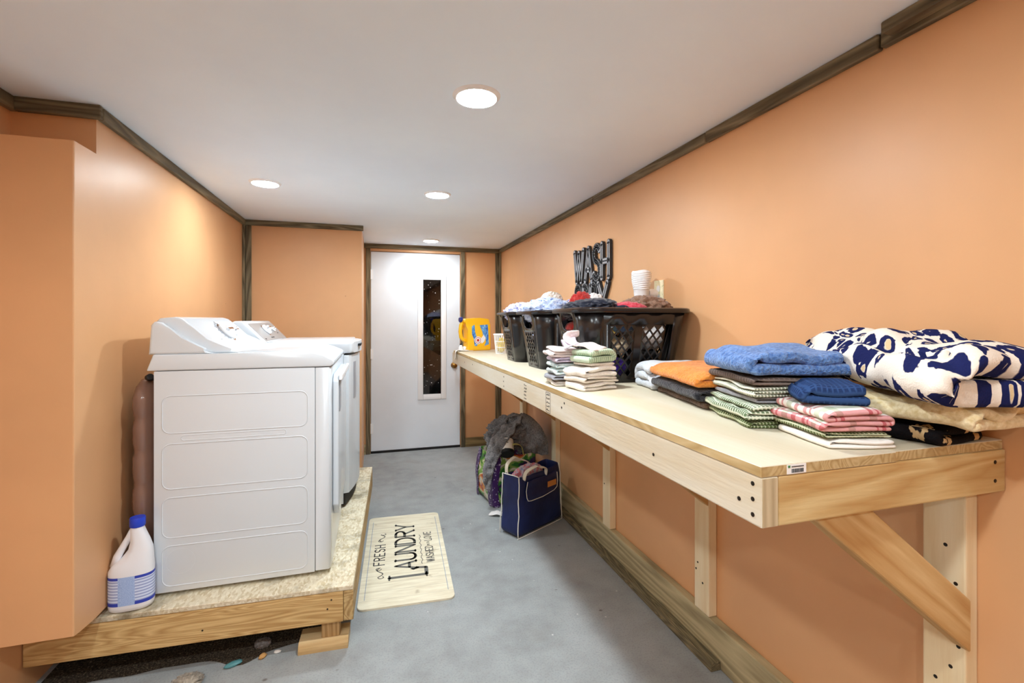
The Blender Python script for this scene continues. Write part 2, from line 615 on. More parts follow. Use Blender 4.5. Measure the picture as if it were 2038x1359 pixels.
def letters(bm, text, x, y, lw, lh, gap, w, h, M, serif=0.0, z0=0.0, widths=None):
    for i, ch in enumerate(text):
        cw = lw * (widths or {}).get(ch, 1.0)
        for pl in GL.get(ch, []):
            stroke(bm, [(x + px * cw, y + py * lh) for px, py in pl], w, h, M, z0)
            if serif and ch not in 'OS&':
                for px, py in (pl[0], pl[-1]):
                    if py in (0, 1) and ch != 'D':
                        stroke(bm, [(x + px * cw - serif, y + py * lh), (x + px * cw + serif, y + py * lh)], w * 0.55, h, M, z0)
        x += cw + gap
    return x

# ================================================================== the room
bm = bmesh.new(); box(bm, XF - .1, XR + .1, YN - .1, YD + .1, -0.1, 0.0)
struct('floor', bm, m_floor, 'grey painted concrete floor', 'floor')
bm = bmesh.new(); box(bm, XF - .1, XR + .1, YN - .1, YD + .1, ZC, ZC + .1)
struct('ceiling', bm, m_ceil, 'smooth white painted ceiling with recessed lights', 'ceiling')
bm = bmesh.new(); box(bm, XR, XR + .1, YN, YD + .1, 0, ZC)
struct('wall_right', bm, m_wall, 'long orange painted wall behind the wooden bench', 'wall')
bm = bmesh.new()
box(bm, XF - .1, XF, YN, YD + .1, 0, ZC)
struct('wall_left', bm, m_wall, 'orange wall running towards the viewer past the boxed chase', 'wall')
# boxed-out chase: lower box hangs just above the platform, upper part steps back
bm = bmesh.new()
prism(bm, [(YC, .291), (YC + .03, .286), (YC + .09, .279), (YC + .13, .275), (YB + .05, .272), (YB + .05, ZC), (YH, ZC), (YH, 1.936), (YC, 1.936)], 'x', XF, XL)
bmesh.ops.recalc_face_normals(bm, faces=bm.faces)
bevel(bm, .004, 2, [e for e in bm.edges if abs(e.verts[0].co.x - XL) < 1e-5 and abs(e.verts[1].co.x - XL) < 1e-5 and abs(e.verts[0].co.y - YC) < 1e-5 and abs(e.verts[1].co.y - YC) < 1e-5])
struct('wall_chase', bm, m_wall, 'orange boxed-out wall beside the washing machines, stepped near the ceiling', 'wall')
bm = bmesh.new(); box(bm, XF, -.098, YB, YD + .1, 0, ZC)
struct('wall_back', bm, m_wall, 'orange wall behind the far washing machine', 'wall')
# door wall with its opening
bm = bmesh.new()
DX0, DX1, DZ = -.036, .872, 2.035
box(bm, -.098, DX0, YD, YD + .1, 0, ZC)
box(bm, DX1, XR, YD, YD + .1, 0, ZC)
box(bm, DX0, DX1, YD, YD + .1, DZ, ZC)
struct('wall_far', bm, m_wall, 'narrow orange wall around the white door', 'wall')
bm = bmesh.new(); box(bm, XF, XR, YN - .1, YN, 0, ZC)
struct('wall_near', bm, m_wall, 'orange wall behind the viewer', 'wall')
# dark space beyond the door so that the pane looks into night
bm = bmesh.new(); box(bm, -.5, 1.4, YD + .9, YD + .95, -.1, 2.4)
struct('wall_outside', bm, plain('dark_boards', (34, 30, 28), 0.9), 'dark space seen through the door pane', 'wall')

# door ---------------------------------------------------------------
PX0, PX1, PZ0, PZ1 = .478, .675, .565, 1.765
bm = bmesh.new()
y0, y1 = YD + .012, YD + .052
for a in ((DX0 + .004, PX0, .022, DZ - .006), (PX1, DX1 - .004, .022, DZ - .006), (PX0, PX1, .022, PZ0), (PX0, PX1, PZ1, DZ - .006)):
    box(bm, a[0], a[1], y0, y1, a[2], a[3])
door = struct('door_1', bm, m_door, 'white slab door with a narrow dark window at the far end', 'door')
bm = bmesh.new()
FW = .048
for (x0, x1, z0, z1) in ((PX0 - FW, PX0 + .006, PZ0 - FW, PZ1 + FW), (PX1 - .006, PX1 + FW, PZ0 - FW, PZ1 + FW),
                         (PX0 + .0065, PX1 - .0065, PZ0 - FW, PZ0 + .006), (PX0 + .0065, PX1 - .0065, PZ1 - .006, PZ1 + FW)):
    b2 = rbox(x0, x1, y0 - .014, y0 + .01, z0, z1, .006, 2)
    me = bpy.data.meshes.new('t'); b2.to_mesh(me); bm.from_mesh(me); b2.free(); bpy.data.meshes.remove(me)
obj('window_frame', bm, m_plastic_white, door, smooth=40)
k = Mat('dark_pane_glass', (235, 238, 242), 0.03, 0.5)
k.b.inputs['Transmission Weight'].default_value = 1.0
k.b.inputs['IOR'].default_value = 1.5
bm = bmesh.new(); box(bm, PX0, PX1, y0 + .008, y0 + .014, PZ0, PZ1)
pane = obj('glass_pane', bm, k.m, door)
bm = bmesh.new()
rnd = random.Random(4)
for i in range(46):
    x, z, r = rnd.uniform(PX0 + .01, PX1 - .01), rnd.uniform(PZ0 + .02, PZ1 - .02), rnd.uniform(.0012, .004)
    prism(bm, [(x + r * math.cos(t * 1.05), z + r * 1.3 * math.sin(t * 1.05)) for t in range(6)], 'y', y0 + .0066, y0 + .0079)
o = obj('paint_specks', bm, m_plastic_white, door); o['kind'] = 'stuff'
M = Matrix.Translation((.806, y0, .866)) @ Matrix.Rotation(math.radians(90), 4, 'X')
bm = bmesh.new()
lathe(bm, [(.033, 0), (.033, .004), (.026, .010), (.012, .014), (.011, .028), (.022, .036), (.028, .046), (.026, .056), (.014, .062)], 20, 1, 1, M)
obj('door_knob', bm, m_brass, door, smooth=50)
for z in (1.80, 1.0, .25):
    bm = bmesh.new()
    tube(bm, [(DX0 + .004, y0 - .006, z - .05), (DX0 + .004, y0 - .006, z + .05)], .007, 8)
    box(bm, DX0 + .004, DX0 + .026, y0 - .004, y0, z - .05, z + .05)
    obj('hinge', bm, m_plastic_white, door)
bm = bmesh.new(); box(bm, DX0, DX1, YD + .002, YD + .1, 0, .02)
o = obj('threshold', bm, m_dark, door)

# stained trims -------------------------------------------------------
TN = [0]
def trim(x0, x1, y0, y1, z0, z1, ax, label, mat=None, r=.003):
    TN[0] += 1
    bm = rbox(x0, x1, y0, y1, z0, z1, r, 1)
    return struct('trim_%d' % TN[0], bm, mat or m_stain[ax], label, 'trim')
trim(XR - .021, XR, .92, 1.60, ZC - .043, ZC, 1, 'dark stained ceiling trim length above the folded towels')
trim(XR - .019, XR, 1.603, 2.62, ZC - .041, ZC, 1, 'dark stained ceiling trim length above the near laundry baskets')
trim(XR - .020, XR, 2.623, YD, ZC - .042, ZC, 1, 'dark stained ceiling trim length from the wall sign to the far corner')
trim(XR - .02, XR, YN, .915, ZC - .042, ZC, 1, 'dark stained ceiling trim at the near end of the bench wall')
trim(XR - .062, XR - .021, YN, .885, ZC - .03, ZC, 1, 'second dark stained strip lapped under the ceiling trim near the viewer')
trim(XL, XL + .02, YH + .005, YB - .02, ZC - .046, ZC, 1, 'dark stained ceiling trim above the washing machines')
trim(XF + .02, XL + .022, YH - .022, YH - .001, ZC - .048, ZC, 0, 'short dark stained ceiling trim over the stepped chase')
trim(XF, XF + .022, YN, YH - .001, ZC - .048, ZC, 1, 'dark stained ceiling trim running towards the viewer above the chase')
trim(XL, -.085, YB - .02, YB, ZC - .042, ZC, 0, 'dark stained ceiling trim above the wall behind the washers')
trim(XL, XL + .018, YB - .04, YB - .001, .272, ZC - .046, 2, 'dark stained corner board on the chase behind the washers')
trim(XL + .018, XL + .056, YB - .018, YB, .0, ZC - .042, 2, 'dark stained corner board on the wall behind the washers')
trim(-.098, XR - .02, YD - .02, YD, ZC - .045, ZC, 0, 'dark stained ceiling trim above the white door')
trim(-.082, DX0 - .002, YD - .018, YD, .0, ZC - .045, 2, 'dark stained upright board on the hinge side of the door')
trim(DX1 + .004, DX1 + .048, YD - .018, YD, .0, ZC - .045, 2, 'dark stained upright board on the knob side of the door')
trim(XR - .058, XR - .02, YD - .018, YD, .1, ZC - .045, 2, 'dark stained corner board beside the door wall')
trim(XR - .02, XR, YD - .04, YD - .001, .19, ZC - .042, 2, 'dark stained corner board at the far end of the bench wall')
bm = rbox(DX1 + .05, XR - .04, YD - .018, YD, 0, .095, .003, 1)
struct('baseboard_far', bm, wood('stained_baseboard_x', (158, 138, 96), (96, 82, 56), 0, 4, 1.4), 'stained baseboard between the white door and the corner', 'baseboard')
bm = rbox(-.097, DX0 - .048, YD - .018, YD, 0, .1, .002, 1)
struct('baseboard_back', bm, m_base, 'short stained baseboard left of the white door', 'baseboard')
bm = rbox(XR - .038, XR, .2, YD - .02, .0, .160, .005, 2)
struct('baseboard_right', bm, m_base, 'wide stained baseboard under the bench', 'baseboard')
bm = rbox(XR - .082, XR - .039, 1.49, 4.82, .0, .034, .004, 2)
struct('baseboard_shoe', bm, wood('stained_shoe_strip', (150, 136, 104), (80, 74, 58), 1, 9, 1.2), 'narrow stained strip along the foot of the baseboard', 'baseboard')

# recessed ceiling lamps ----------------------------------------------
k = Mat('lamp_diffuser', (255, 255, 255), 0.5)
k.b.inputs['Emission Color'].default_value = (0.93, 1.02, 1.06, 1)
k.b.inputs['Emission Strength'].default_value = LAMP
m_lamp = k.m
k = Mat('dim_lamp_diffuser', (255, 255, 255), 0.5)
k.b.inputs['Emission Color'].default_value = (0.93, 1.02, 1.06, 1)
k.b.inputs['Emission Strength'].default_value = LAMP * .56
m_lamp_dim = k.m
k = Mat('low_lamp_diffuser', (255, 255, 255), 0.5)
k.b.inputs['Emission Color'].default_value = (0.93, 1.02, 1.06, 1)
k.b.inputs['Emission Strength'].default_value = LAMP * .42
m_lamp_low = k.m
def lamp(x, y, label, m=None):
    t = thing('recessed_light', label, 'light', (x, y, ZC), 0, 'recessed ceiling lights')
    bm = bmesh.new()
    n = 40
    prof = [(.066, -.006), (.0685, -.0105), (.074, -.009), (.082, -.0004), (.066, -.0004)]
    rings = [[vtx(bm, (r * math.cos(2 * math.pi * j / n), r * math.sin(2 * math.pi * j / n), z)) for j in range(n)] for r, z in prof]
    for A, B in zip(rings, rings[1:] + rings[:1]):
        for j in range(n):
            bm.faces.new((A[j], A[(j + 1) % n], B[(j + 1) % n], B[j]))
    obj('trim_ring', bm, m_plastic_white, t, smooth=40)
    bm = bmesh.new()
    prism(bm, [(.0655 * math.cos(2 * math.pi * j / n), .0655 * math.sin(2 * math.pi * j / n)) for j in range(n)], 'z', -.0065, -.001)
    obj('diffuser', bm, m or m_lamp, t)
    return t
lamp(.335, 1.565, 'lit round ceiling light closest to the viewer, the largest of those in view')
lamp(.368, 2.85, 'lit round ceiling light near the middle of the ceiling, above the walkway')
lamp(-.582, 2.88, 'lit round ceiling light above the two washing machines', m_lamp_low)
lamp(.52, 4.52, 'lit round ceiling light in front of the white door', m_lamp_dim)
for x, y, w in ((.30, .20, 'right above the bench end'), (-.58, .28, 'near the left wall'), (.335, -1.1, 'farthest back on the bench side'), (-.58, -1.1, 'farthest back near the left wall')):  # unseen lamps added behind the camera to light the near faces
    lamp(x, y, 'added unseen round ceiling light behind the viewer, ' + w, m_lamp_dim if x > 0 else m_lamp)

# ================================================================== platform under the machines
PR = math.radians(-2.5)
ZD = .25
pf = thing('laundry_platform', 'low weathered wooden platform carrying the two white machines', 'platform', (-.083, 2.03, 0), PR)
PL, PB = -1.115, 1.60       # local left end and back
bm = rbox(PL, -.001, .0, PB, ZD - .019, ZD, .002, 1)
obj('deck', bm, m_deck, pf)
bm = rbox(PL, -.039, .001, .039, .105, ZD - .02, .004, 2); obj('front_beam', bm, m_old_x, pf)
bm = rbox(-.038, 0, .0, PB, .108, ZD - .02, .003, 2); obj('side_beam', bm, m_old_y, pf)
bm = rbox(PL, PL + .038, .04, PB, .105, ZD - .02, .003, 2); obj('side_beam', bm, m_old_y, pf)
bm = rbox(PL + .039, -.039, PB - .038, PB, .105, ZD - .02, .003, 2); obj('rear_beam', bm, m_old_x, pf)
for x in (-.62,):
    bm = rbox(x, x + .038, .04, PB - .04, .105, ZD - .02, .003, 2); obj('joist', bm, m_old_y, pf)
m_foot = wood('foot_block_wood', (196, 164, 116), (150, 116, 72), 2, 6, 0.0, 0.7)
def mould(bm, x0, x1, ya, yb):
    prism(bm, [(ya, 0), (yb, 0), (yb, .040), (ya + .02, .040), (ya + .010, .036), (ya + .002, .022), (ya, .012)], 'x', x0, x1)
for (fx, fy) in ((-.125, .012), (-.125, PB - .08), (-.98, .55), (-.98, PB - .08)):
    bm = rbox(fx, fx + .07, fy + .005, fy + .06, .040, .105, .002, 1); obj('foot_block', bm, m_foot, pf)
    bm = bmesh.new(); mould(bm, fx - .085, fx + .105, fy - .02, fy + .085)
    k = obj('foot_pad', bm, wood('cream_moulding', (222, 196, 152), (186, 154, 104), 0, 3, 0.0, 0.5) if fy < .5 else m_foot, pf)
sc = bmesh.new(); lathe(sc, [(.0035, 0), (.0035, .0012)], 8, 1, 1, Matrix.Rotation(math.radians(90), 4, 'X'))
s0 = obj('screw', sc, m_screw, pf, (-.085, .001, .20))
for p in ((-.10, .001, .165), (-.55, .001, .15)):
    c = dup(s0, pf); c.location = p
# debris under the edge; dark floor sheet also paints in platform shade
k = Mat('floor_dirt_shade', (64, 56, 48), .95, .1)
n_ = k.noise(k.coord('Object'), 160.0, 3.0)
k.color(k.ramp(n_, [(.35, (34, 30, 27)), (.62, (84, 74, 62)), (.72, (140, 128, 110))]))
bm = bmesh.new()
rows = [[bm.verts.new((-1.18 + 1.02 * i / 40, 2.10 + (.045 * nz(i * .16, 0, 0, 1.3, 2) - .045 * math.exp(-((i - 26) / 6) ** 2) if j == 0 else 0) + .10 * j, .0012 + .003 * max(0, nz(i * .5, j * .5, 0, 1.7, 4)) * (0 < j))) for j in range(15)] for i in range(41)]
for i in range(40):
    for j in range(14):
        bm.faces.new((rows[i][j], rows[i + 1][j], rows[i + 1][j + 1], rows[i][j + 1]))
o = obj('dirt_shade', bm, k.m, None, smooth=True); o['kind'] = 'stuff'; tag(o, 'dark crumbs, dust and painted-in shade on the floor under the platform', 'dirt_shade')
m_lint = fabric('grey_lint', (176, 168, 154), (110, 104, 96), 90, 0.6)
for i, (x, y, r, z, lab, mt) in enumerate((
        (-.66, 1.985, .045, .016, 'pale grey lint clump on the floor beneath the platform corner', m_lint),
        (-.44, 2.13, .026, .016, 'dark grey lint clump under the platform beside orange scrap', fabric('dark_lint', (128, 124, 122), (70, 66, 64), 90)))):
    mound('lint_clump', lab, 'lint', (x, y, z * .9), (r, r * .7, z), mt, 11 + i, .5, 2.2, sub=4, flatten=.85, group='lint under the platform')
mound('plastic_scrap', 'small teal plastic scrap on the floor under the platform', 'scrap', (-.525, 2.045, .006), (.026, .012, .007), plain('teal_plastic', (84, 140, 146), .4), 21, .5, 2.5, rot=.4, sub=3, flatten=.8)
mound('cardboard_scrap', 'small tan cardboard scrap on the floor beside the lint', 'scrap', (-.425, 2.06, .006), (.014, .010, .007), plain('tan_card', (196, 150, 92), .8), 22, .5, 2.5, rot=.9, sub=3, flatten=.8)
mound('paper_scrap', 'tiny white paper scrap on the floor under the platform', 'scrap', (-.375, 2.075, .004), (.012, .007, .005), plain('white_paper', (235, 235, 232), .8), 23, .4, 2.5, sub=3, flatten=.8)

# ================================================================== dryer and washer
def bead(bm, x0, x1, z0, z1, r, y, t=.0022):
    hx, hz = (x1 - x0) / 2, (z1 - z0) / 2
    pts = [((x0 + x1) / 2 + a, y, (z0 + z1) / 2 + b) for a, b in rrect(hx, hz, min(r, hz * .99), 8)]
    tube(bm, pts, t, 6, True)

def merge(bm, b2):
    me = bpy.data.meshes.new('t'); b2.to_mesh(me); bm.from_mesh(me); b2.free(); bpy.data.meshes.remove(me)

def knob_m(x, y, z, tilt):
    return Matrix.Translation((x, y, z)) @ Matrix.Rotation(tilt, 4, 'Y')

DY0, DY1 = 2.15, 2.84
dr = thing('clothes_dryer', 'white clothes dryer nearest the viewer with knobs on its sloped console', 'dryer', (-.5, (DY0 + DY1) / 2, ZD))
ox, oy, oz = -.5, (DY0 + DY1) / 2, ZD
def T(bm):
    bmesh.ops.translate(bm, verts=bm.verts, vec=(-ox, -oy, -oz)); return bm
bm = rbox(-.829, -.243, DY0, DY1, .266, 1.139, .004, 2)
obj('cabinet', T(bm), m_enamel, dr, smooth=40)
bm = bmesh.new()
yb = DY0 + .0002
bead(bm, -.800, -.272, .892, 1.040, .03, yb)
bead(bm, -.800, -.272, .672, .850, .03, yb)
bead(bm, -.800, -.272, .480, .638, .03, yb)
bead(bm, -.800, -.272, .290, .448, .03, yb)
bead(bm, -.735, -.355, .862, .882, .01, yb, .0016)
for cx, cz in ((-.738, .385), (-.335, .372)):
    tube(bm, [(cx + .05 * math.cos(a * math.pi / 16), yb + .0004, cz + .05 * math.sin(a * math.pi / 16)) for a in range(32)], .0008, 5, True)
obj('side_embossing', T(bm), m_enamel, dr, smooth=True)
# front frame with slanted edge, door and handle
bm = bmesh.new()
prism(bm, [(-.2415, DY0), (-.188, DY0), (-.180, DY0 + .010), (-.178, DY0 + .05), (-.178, DY1 - .05), (-.180, DY1 - .018), (-.196, DY1), (-.2415, DY1)], 'z', .27, 1.138)
bevel(bm, .002, 1)
obj('front_panel', T(bm), m_enamel, dr, smooth=40)
bm = bmesh.new()
prism(bm, [(DY0 + .06, .52), (DY0 + .12, .46), (DY1 - .12, .46), (DY1 - .06, .52), (DY1 - .06, 1.07), (DY1 - .10, 1.10), (DY0 + .10, 1.10), (DY0 + .06, 1.07)], 'x', -.177, -.152)
bevel(bm, .006, 3)
d = obj('door', T(bm), m_enamel, dr, smooth=40)
bm = bmesh.new(); b2 = rbox(-.1515, -.1485, DY0 + .085, DY0 + .165, .93, 1.065, .001, 1); merge(bm, b2)
obj('handle_recess', T(bm), m_greyplastic, d)
bm = rbox(-.1515, -.136, DY0 + .06, DY1 - .06, 1.072, 1.10, .006, 3)
obj('door_handle', T(bm), m_plastic_white, d, smooth=40)
# top with rounded nose
bm = bmesh.new()
prism(bm, [(-.852, 1.141), (-.182, 1.141), (-.168, 1.150), (-.166, 1.162), (-.176, 1.174), (-.215, 1.190), (-.26, 1.205), (-.60, 1.205), (-.83, 1.205)], 'y', DY0 - .004, DY1 + .004)
bevel(bm, .006, 3)
obj('top_panel', T(bm), m_enamel, dr, smooth=40)
bm = rbox(-.58, -.27, DY0 + .06, DY1 - .06, 1.2035, 1.2075, .0018, 2)
obj('top_inlay', T(bm), m_enamel, dr, smooth=40)
# console: sloped face, scooped end caps
def console(par, prof, y0, y1, name='console'):
    bm = bmesh.new()
    prism(bm, prof, 'y', y0, y1)
    bevel(bm, .010, 3, [e for e in bm.edges if abs(e.verts[0].co.y - e.verts[1].co.y) < 1e-6])
    return obj(name, T(bm), m_enamel, par, smooth=45)
face = [(-.795, 1.350), (-.765, 1.353), (-.742, 1.345), (-.700, 1.306), (-.655, 1.262), (-.615, 1.232), (-.570, 1.212), (-.535, 1.2045)]
console(dr, [(-.838, 1.2045), (-.832, 1.335), (-.820, 1.348)] + face, DY0 + .030, DY1 - .030)
for ya, yb_ in ((DY0 - .002, DY0 + .030), (DY1 - .030, DY1 + .002)):
    bm = bmesh.new()
    pr = [(-.846, 1.2045), (-.838, 1.32), (-.826, 1.334), (-.800, 1.330), (-.772, 1.306), (-.735, 1.270), (-.700, 1.238), (-.660, 1.216), (-.62, 1.2045)]
    prism(bm, pr, 'y', ya, yb_)
    bevel(bm, .010, 3, [e for e in bm.edges if abs(e.verts[0].co.y - e.verts[1].co.y) < 1e-6])
    obj('console_end', T(bm), m_enamel, dr, smooth=45)
def knob(par, x, y, z, tilt, r, h=.028, ring=True):
    Mx = Matrix.Translation((x - ox, y - oy, z - oz)) @ Matrix.Rotation(tilt, 4, 'Y')
    bm = bmesh.new(); lathe(bm, [(r, 0), (r, h * .45), (r * .9, h * .6), (r * .55, h * .62), (r * .5, h), (r * .42, h * 1.06)], 28, 1, 1, Mx)
    kb = obj('knob', bm, m_plastic_white, par, smooth=40)
    bm = bmesh.new(); box(bm, -r * .12, r * .12, -r * .8, r * .8, h * .6, h * 1.12, Mx)
    obj('pointer', bm, m_chrome, kb)
    if ring:
        bm = bmesh.new(); lathe(bm, [(r * 1.16, -.002), (r * 1.16, .003), (r * 1.05, .005)], 28, 1, 1, Mx)
        obj('knob_ring', bm, m_chrome, kb, smooth=40)
    return kb
t45 = math.radians(45)
bx, bz = -.672, 1.281
knob(dr, bx, 2.50, bz, t45, .046)
knob(dr, bx, 2.635, bz, t45, .024, .02, False)
knob(dr, bx - .018, 2.72, bz + .018, t45, .011, .01, False)
bm = bmesh.new()
Mc = Matrix.Translation((bx - ox, 2.50 - oy, bz - oz)) @ Matrix.Rotation(t45, 4, 'Y')
for i in range(18):
    a = math.radians(20 + i * 320 / 18)
    Mi = Mc @ Matrix.Rotation(a, 4, 'Z')
    box(bm, .058, .058 + (.016 if i % 3 == 0 else .008), -.001, .001, -.001, .0012, Mi)
obj('dial_marks', bm, m_greyplastic, dr)
bm = bmesh.new()
for i, L in enumerate((.028, .02)):
    box(bm, .045 - i * .012, .048 - i * .012, -.16, -.16 + L, -.001, .0012, Mc)
obj('console_print', bm, m_greyplastic, dr)
bm = bmesh.new(); lathe(bm, [(.016, 0), (.016, .004), (.007, .006), (.007, .02)], 14)
f0 = obj('leveling_foot', bm, m_dark, dr, (-.78 - ox, DY0 + .05 - oy, 0))
for p in ((-.26, DY0 + .05), (-.78, DY1 - .05), (-.26, DY1 - .05)):
    c = dup(f0, dr); c.location = (p[0] - ox, p[1] - oy, 0)

# washer
WY0, WY1 = 2.87, 3.555
ox, oy, oz = -.45, (WY0 + WY1) / 2, ZD
ws = thing('washing_machine', 'white washing machine with a silver console panel, behind the dryer', 'washer', (ox, oy, oz))
bm = rbox(-.80, -.172, WY0, WY1, .275, 1.145, .004, 2)
obj('cabinet', T(bm), m_enamel, ws, smooth=40)
bm = bmesh.new()
arcp = [(-.171, WY0 + .004)] + [(-.150 + .058 * math.sin(math.pi * (i + .6) / 13.2), WY0 + .012 + (WY1 - WY0 - .024) * i / 12) for i in range(13)] + [(-.171, WY1 - .004)]
prism(bm, arcp, 'z', .335, 1.135)
bevel(bm, .003, 2)
fp = obj('front_panel', T(bm), m_enamel, ws, smooth=35)
bm = bmesh.new()
prism(bm, [(x - .02, y) for x, y in arcp], 'z', .268, .333)
obj('toe_kick', T(bm), m_dark, ws, smooth=35)
bm = bmesh.new()
def arcx(y):
    i = (y - WY0 - .012) / (WY1 - WY0 - .024) * 12
    return -.150 + .058 * math.sin(math.pi * (i + .6) / 13.2)
for ya, yb_ in ((WY0 + .10, WY0 + .155), (WY1 - .155, WY1 - .10)):
    bm = bmesh.new()
    prism(bm, [(arcx(ya) - .004, ya), (arcx(ya) + .0015, ya), (arcx(yb_) + .0015, yb_), (arcx(yb_) - .004, yb_)], 'z', .87, 1.09)
    obj('front_groove', T(bm), m_greyplastic, fp)
bm = bmesh.new()
lidp = [(-.80, WY0 - .003)] + [(x + .012, y) for x, y in arcp[1:-1]] + [(-.80, WY1 + .003)]
prism(bm, lidp, 'z', 1.147, 1.212)
bevel(bm, .012, 3)
obj('top_panel', T(bm), m_enamel, ws, smooth=40)
bm = rbox(-.56, -.13, WY0 + .07, WY1 - .07, 1.205, 1.222, .008, 3)
lid = obj('lid', T(bm), m_enamel, ws, smooth=40)
bm = rbox(-.1125, -.078, WY0 + .16, WY0 + .36, 1.182, 1.196, .003, 1)
obj('lid_grip', T(bm), m_dark, ws)
wf = [(-.752, 1.322), (-.735, 1.334), (-.700, 1.336), (-.690, 1.332), (-.578, 1.2125)]
bm = bmesh.new()
prism(bm, [(-.80, 1.211), (-.79, 1.29)] + wf, 'y', WY0, WY1)
bevel(bm, .008, 3)
cs = obj('console', T(bm), m_enamel, ws, smooth=45)
tw = math.atan2(.112, .12)
Mw = Matrix.Translation(((-.690 - .578) / 2 - ox, 0, (1.332 + 1.2125) / 2 - oz)) @ Matrix.Rotation(math.pi / 2 - tw - .0, 4, 'Y')
# sloped panel lies in the plane of the console face
sl = Vector((.112, 0, -.1195)).normalized(); nrm = Vector((.1195, 0, .112)).normalized()
def facept(u, y, h):
    c = Vector(((-.690 - .578) / 2 - ox, 0, (1.332 + 1.2125) / 2 - oz))
    p = c + sl * u + nrm * h
    return (p.x, y - oy, p.z)
bm = bmesh.new()
for (u0, u1, ya, yb_, h0, h1) in ((-.066, .070, WY0 + .045, WY1 - .045, -.004, .0022),):
    vs = [bm.verts.new(facept(u, y, h)) for h in (h0, h1) for y in (ya, yb_) for u in (u0, u1)]
    for q in ((0, 2, 3, 1), (4, 5, 7, 6), (0, 1, 5, 4), (2, 6, 7, 3), (0, 4, 6, 2), (1, 3, 7, 5)):
        bm.faces.new([vs[i] for i in q])
obj('console_panel', bm, m_greypanel, cs)
px = facept(-.005, 3.16, .002)
an = math.atan2(nrm.x, nrm.z)
knob(cs, px[0] + ox, 3.16, px[2] + oz, an, .034, .03)
knob(cs, px[0] + ox, 3.36, px[2] + oz, an, .018, .02)
for u, ya, yb_ in ((.048, 3.12, 3.21), (.02, 3.40, 3.43), (.052, 2.95, 2.98)):
    bm = bmesh.new()
    vs = [bm.verts.new(facept(uu, y, .0026)) for uu, y in ((u, ya), (u, yb_), (u + .008, yb_), (u + .008, ya))]
    bm.faces.new(vs)
    obj('console_print', bm, m_ink, cs)
bm = bmesh.new(); lathe(bm, [(.016, 0), (.016, .005), (.007, .008), (.007, .03)], 14)
f0 = obj('leveling_foot', bm, m_dark, ws, (-.74 - ox, WY0 + .06 - oy, 0))
for p in ((-.22, WY0 + .06), (-.74, WY1 - .06), (-.22, WY1 - .06)):
    c = dup(f0, ws); c.location = (p[0] - ox, p[1] - oy, 0)

# ribbed jug between dryer and wall
k = Mat('brown_translucent_plastic', (158, 124, 110), .16, .5)
k.b.inputs['Transmission Weight'].default_value = .35
bj = thing('water_jug', 'ribbed brownish translucent plastic jug wedged between dryer and orange wall', 'jug', (-.882, 2.262, ZD))
prof = [(.03, .155), (.052, .165), (.080, .19), (.096, .26)]
z = .26
for i in range(4):
    prof += [(.098, z + .02), (.090, z + .045), (.090, z + .06), (.098, z + .085), (.098, z + .13)]
    z += .13
prof += [(.094, .79), (.078, .825), (.05, .85)]
bm = bmesh.new(); lathe(bm, prof, 28, .50, 1.0)
obj('jug_body', bm, k.m, bj, smooth=50)
bm = bmesh.new(); lathe(bm, [(.034, .10), (.036, .11), (.036, .15), (.03, .156)], 20, .8, 1.0)
obj('jug_cap', bm, plain('dull_blue_cap', (72, 104, 158), .4), bj, smooth=40)
bm = bmesh.new(); lathe(bm, [(.05, 0.0), (.052, .02), (.036, .03), (.036, .10)], 16, .8, 1)
obj('jug_stand', bm, m_dark, bj, smooth=40)
# dark hose end at the dryer back
bm = bmesh.new()
tube(bm, [(-.845, 2.165, 1.118), (-.862, 2.19, 1.112), (-.87, 2.26, 1.10)], .012, 10)
tag(obj('vent_hose', bm, m_dark, smooth=40), 'short dark hose end behind the dryer just under its top', 'hose')

# bleach bottle --------------------------------------------------------
m_bleach = plain('white_bleach_plastic', (232, 234, 240), .38, .4)
BX, BY = -.884, 2.112
bl = thing('bleach_bottle', 'white bleach bottle with blue cap and blue label on the platform corner', 'bottle', (BX, BY, ZD), math.radians(4))
def ell(rx, ry, z, n=40, off=0.0, p=2.6):
    out = []
    for j in range(n):
        a = 2 * math.pi * j / n
        c, s = math.cos(a), math.sin(a)
        out.append((off + rx * abs(c) ** (2 / p) * (1 if c > 0 else -1), ry * abs(s) ** (2 / p) * (1 if s > 0 else -1), z))
    return out
bm = bmesh.new()
R = []
for rx, ry, z, off in ((.058, .030, 0, 0), (.068, .038, .006, 0), (.071, .040, .02, 0), (.071, .040, .125, 0), (.071, .040, .15, 0), (.064, .038, .172, .005),
                       (.049, .034, .195, .019), (.038, .030, .222, .028), (.030, .026, .252, .027), (.024, .023, .282, .021), (.021, .021, .300, .018), (.019, .019, .318, .018)):
    R.append([bm.verts.new(p) for p in ell(rx, ry, z, 40, off)])
for A, B in zip(R, R[1:]):
    for j in range(40):
        bm.faces.new((A[j], A[(j + 1) % 40], B[(j + 1) % 40], B[j]))
bm.faces.new(R[0][::-1]); bm.faces.new(R[-1])
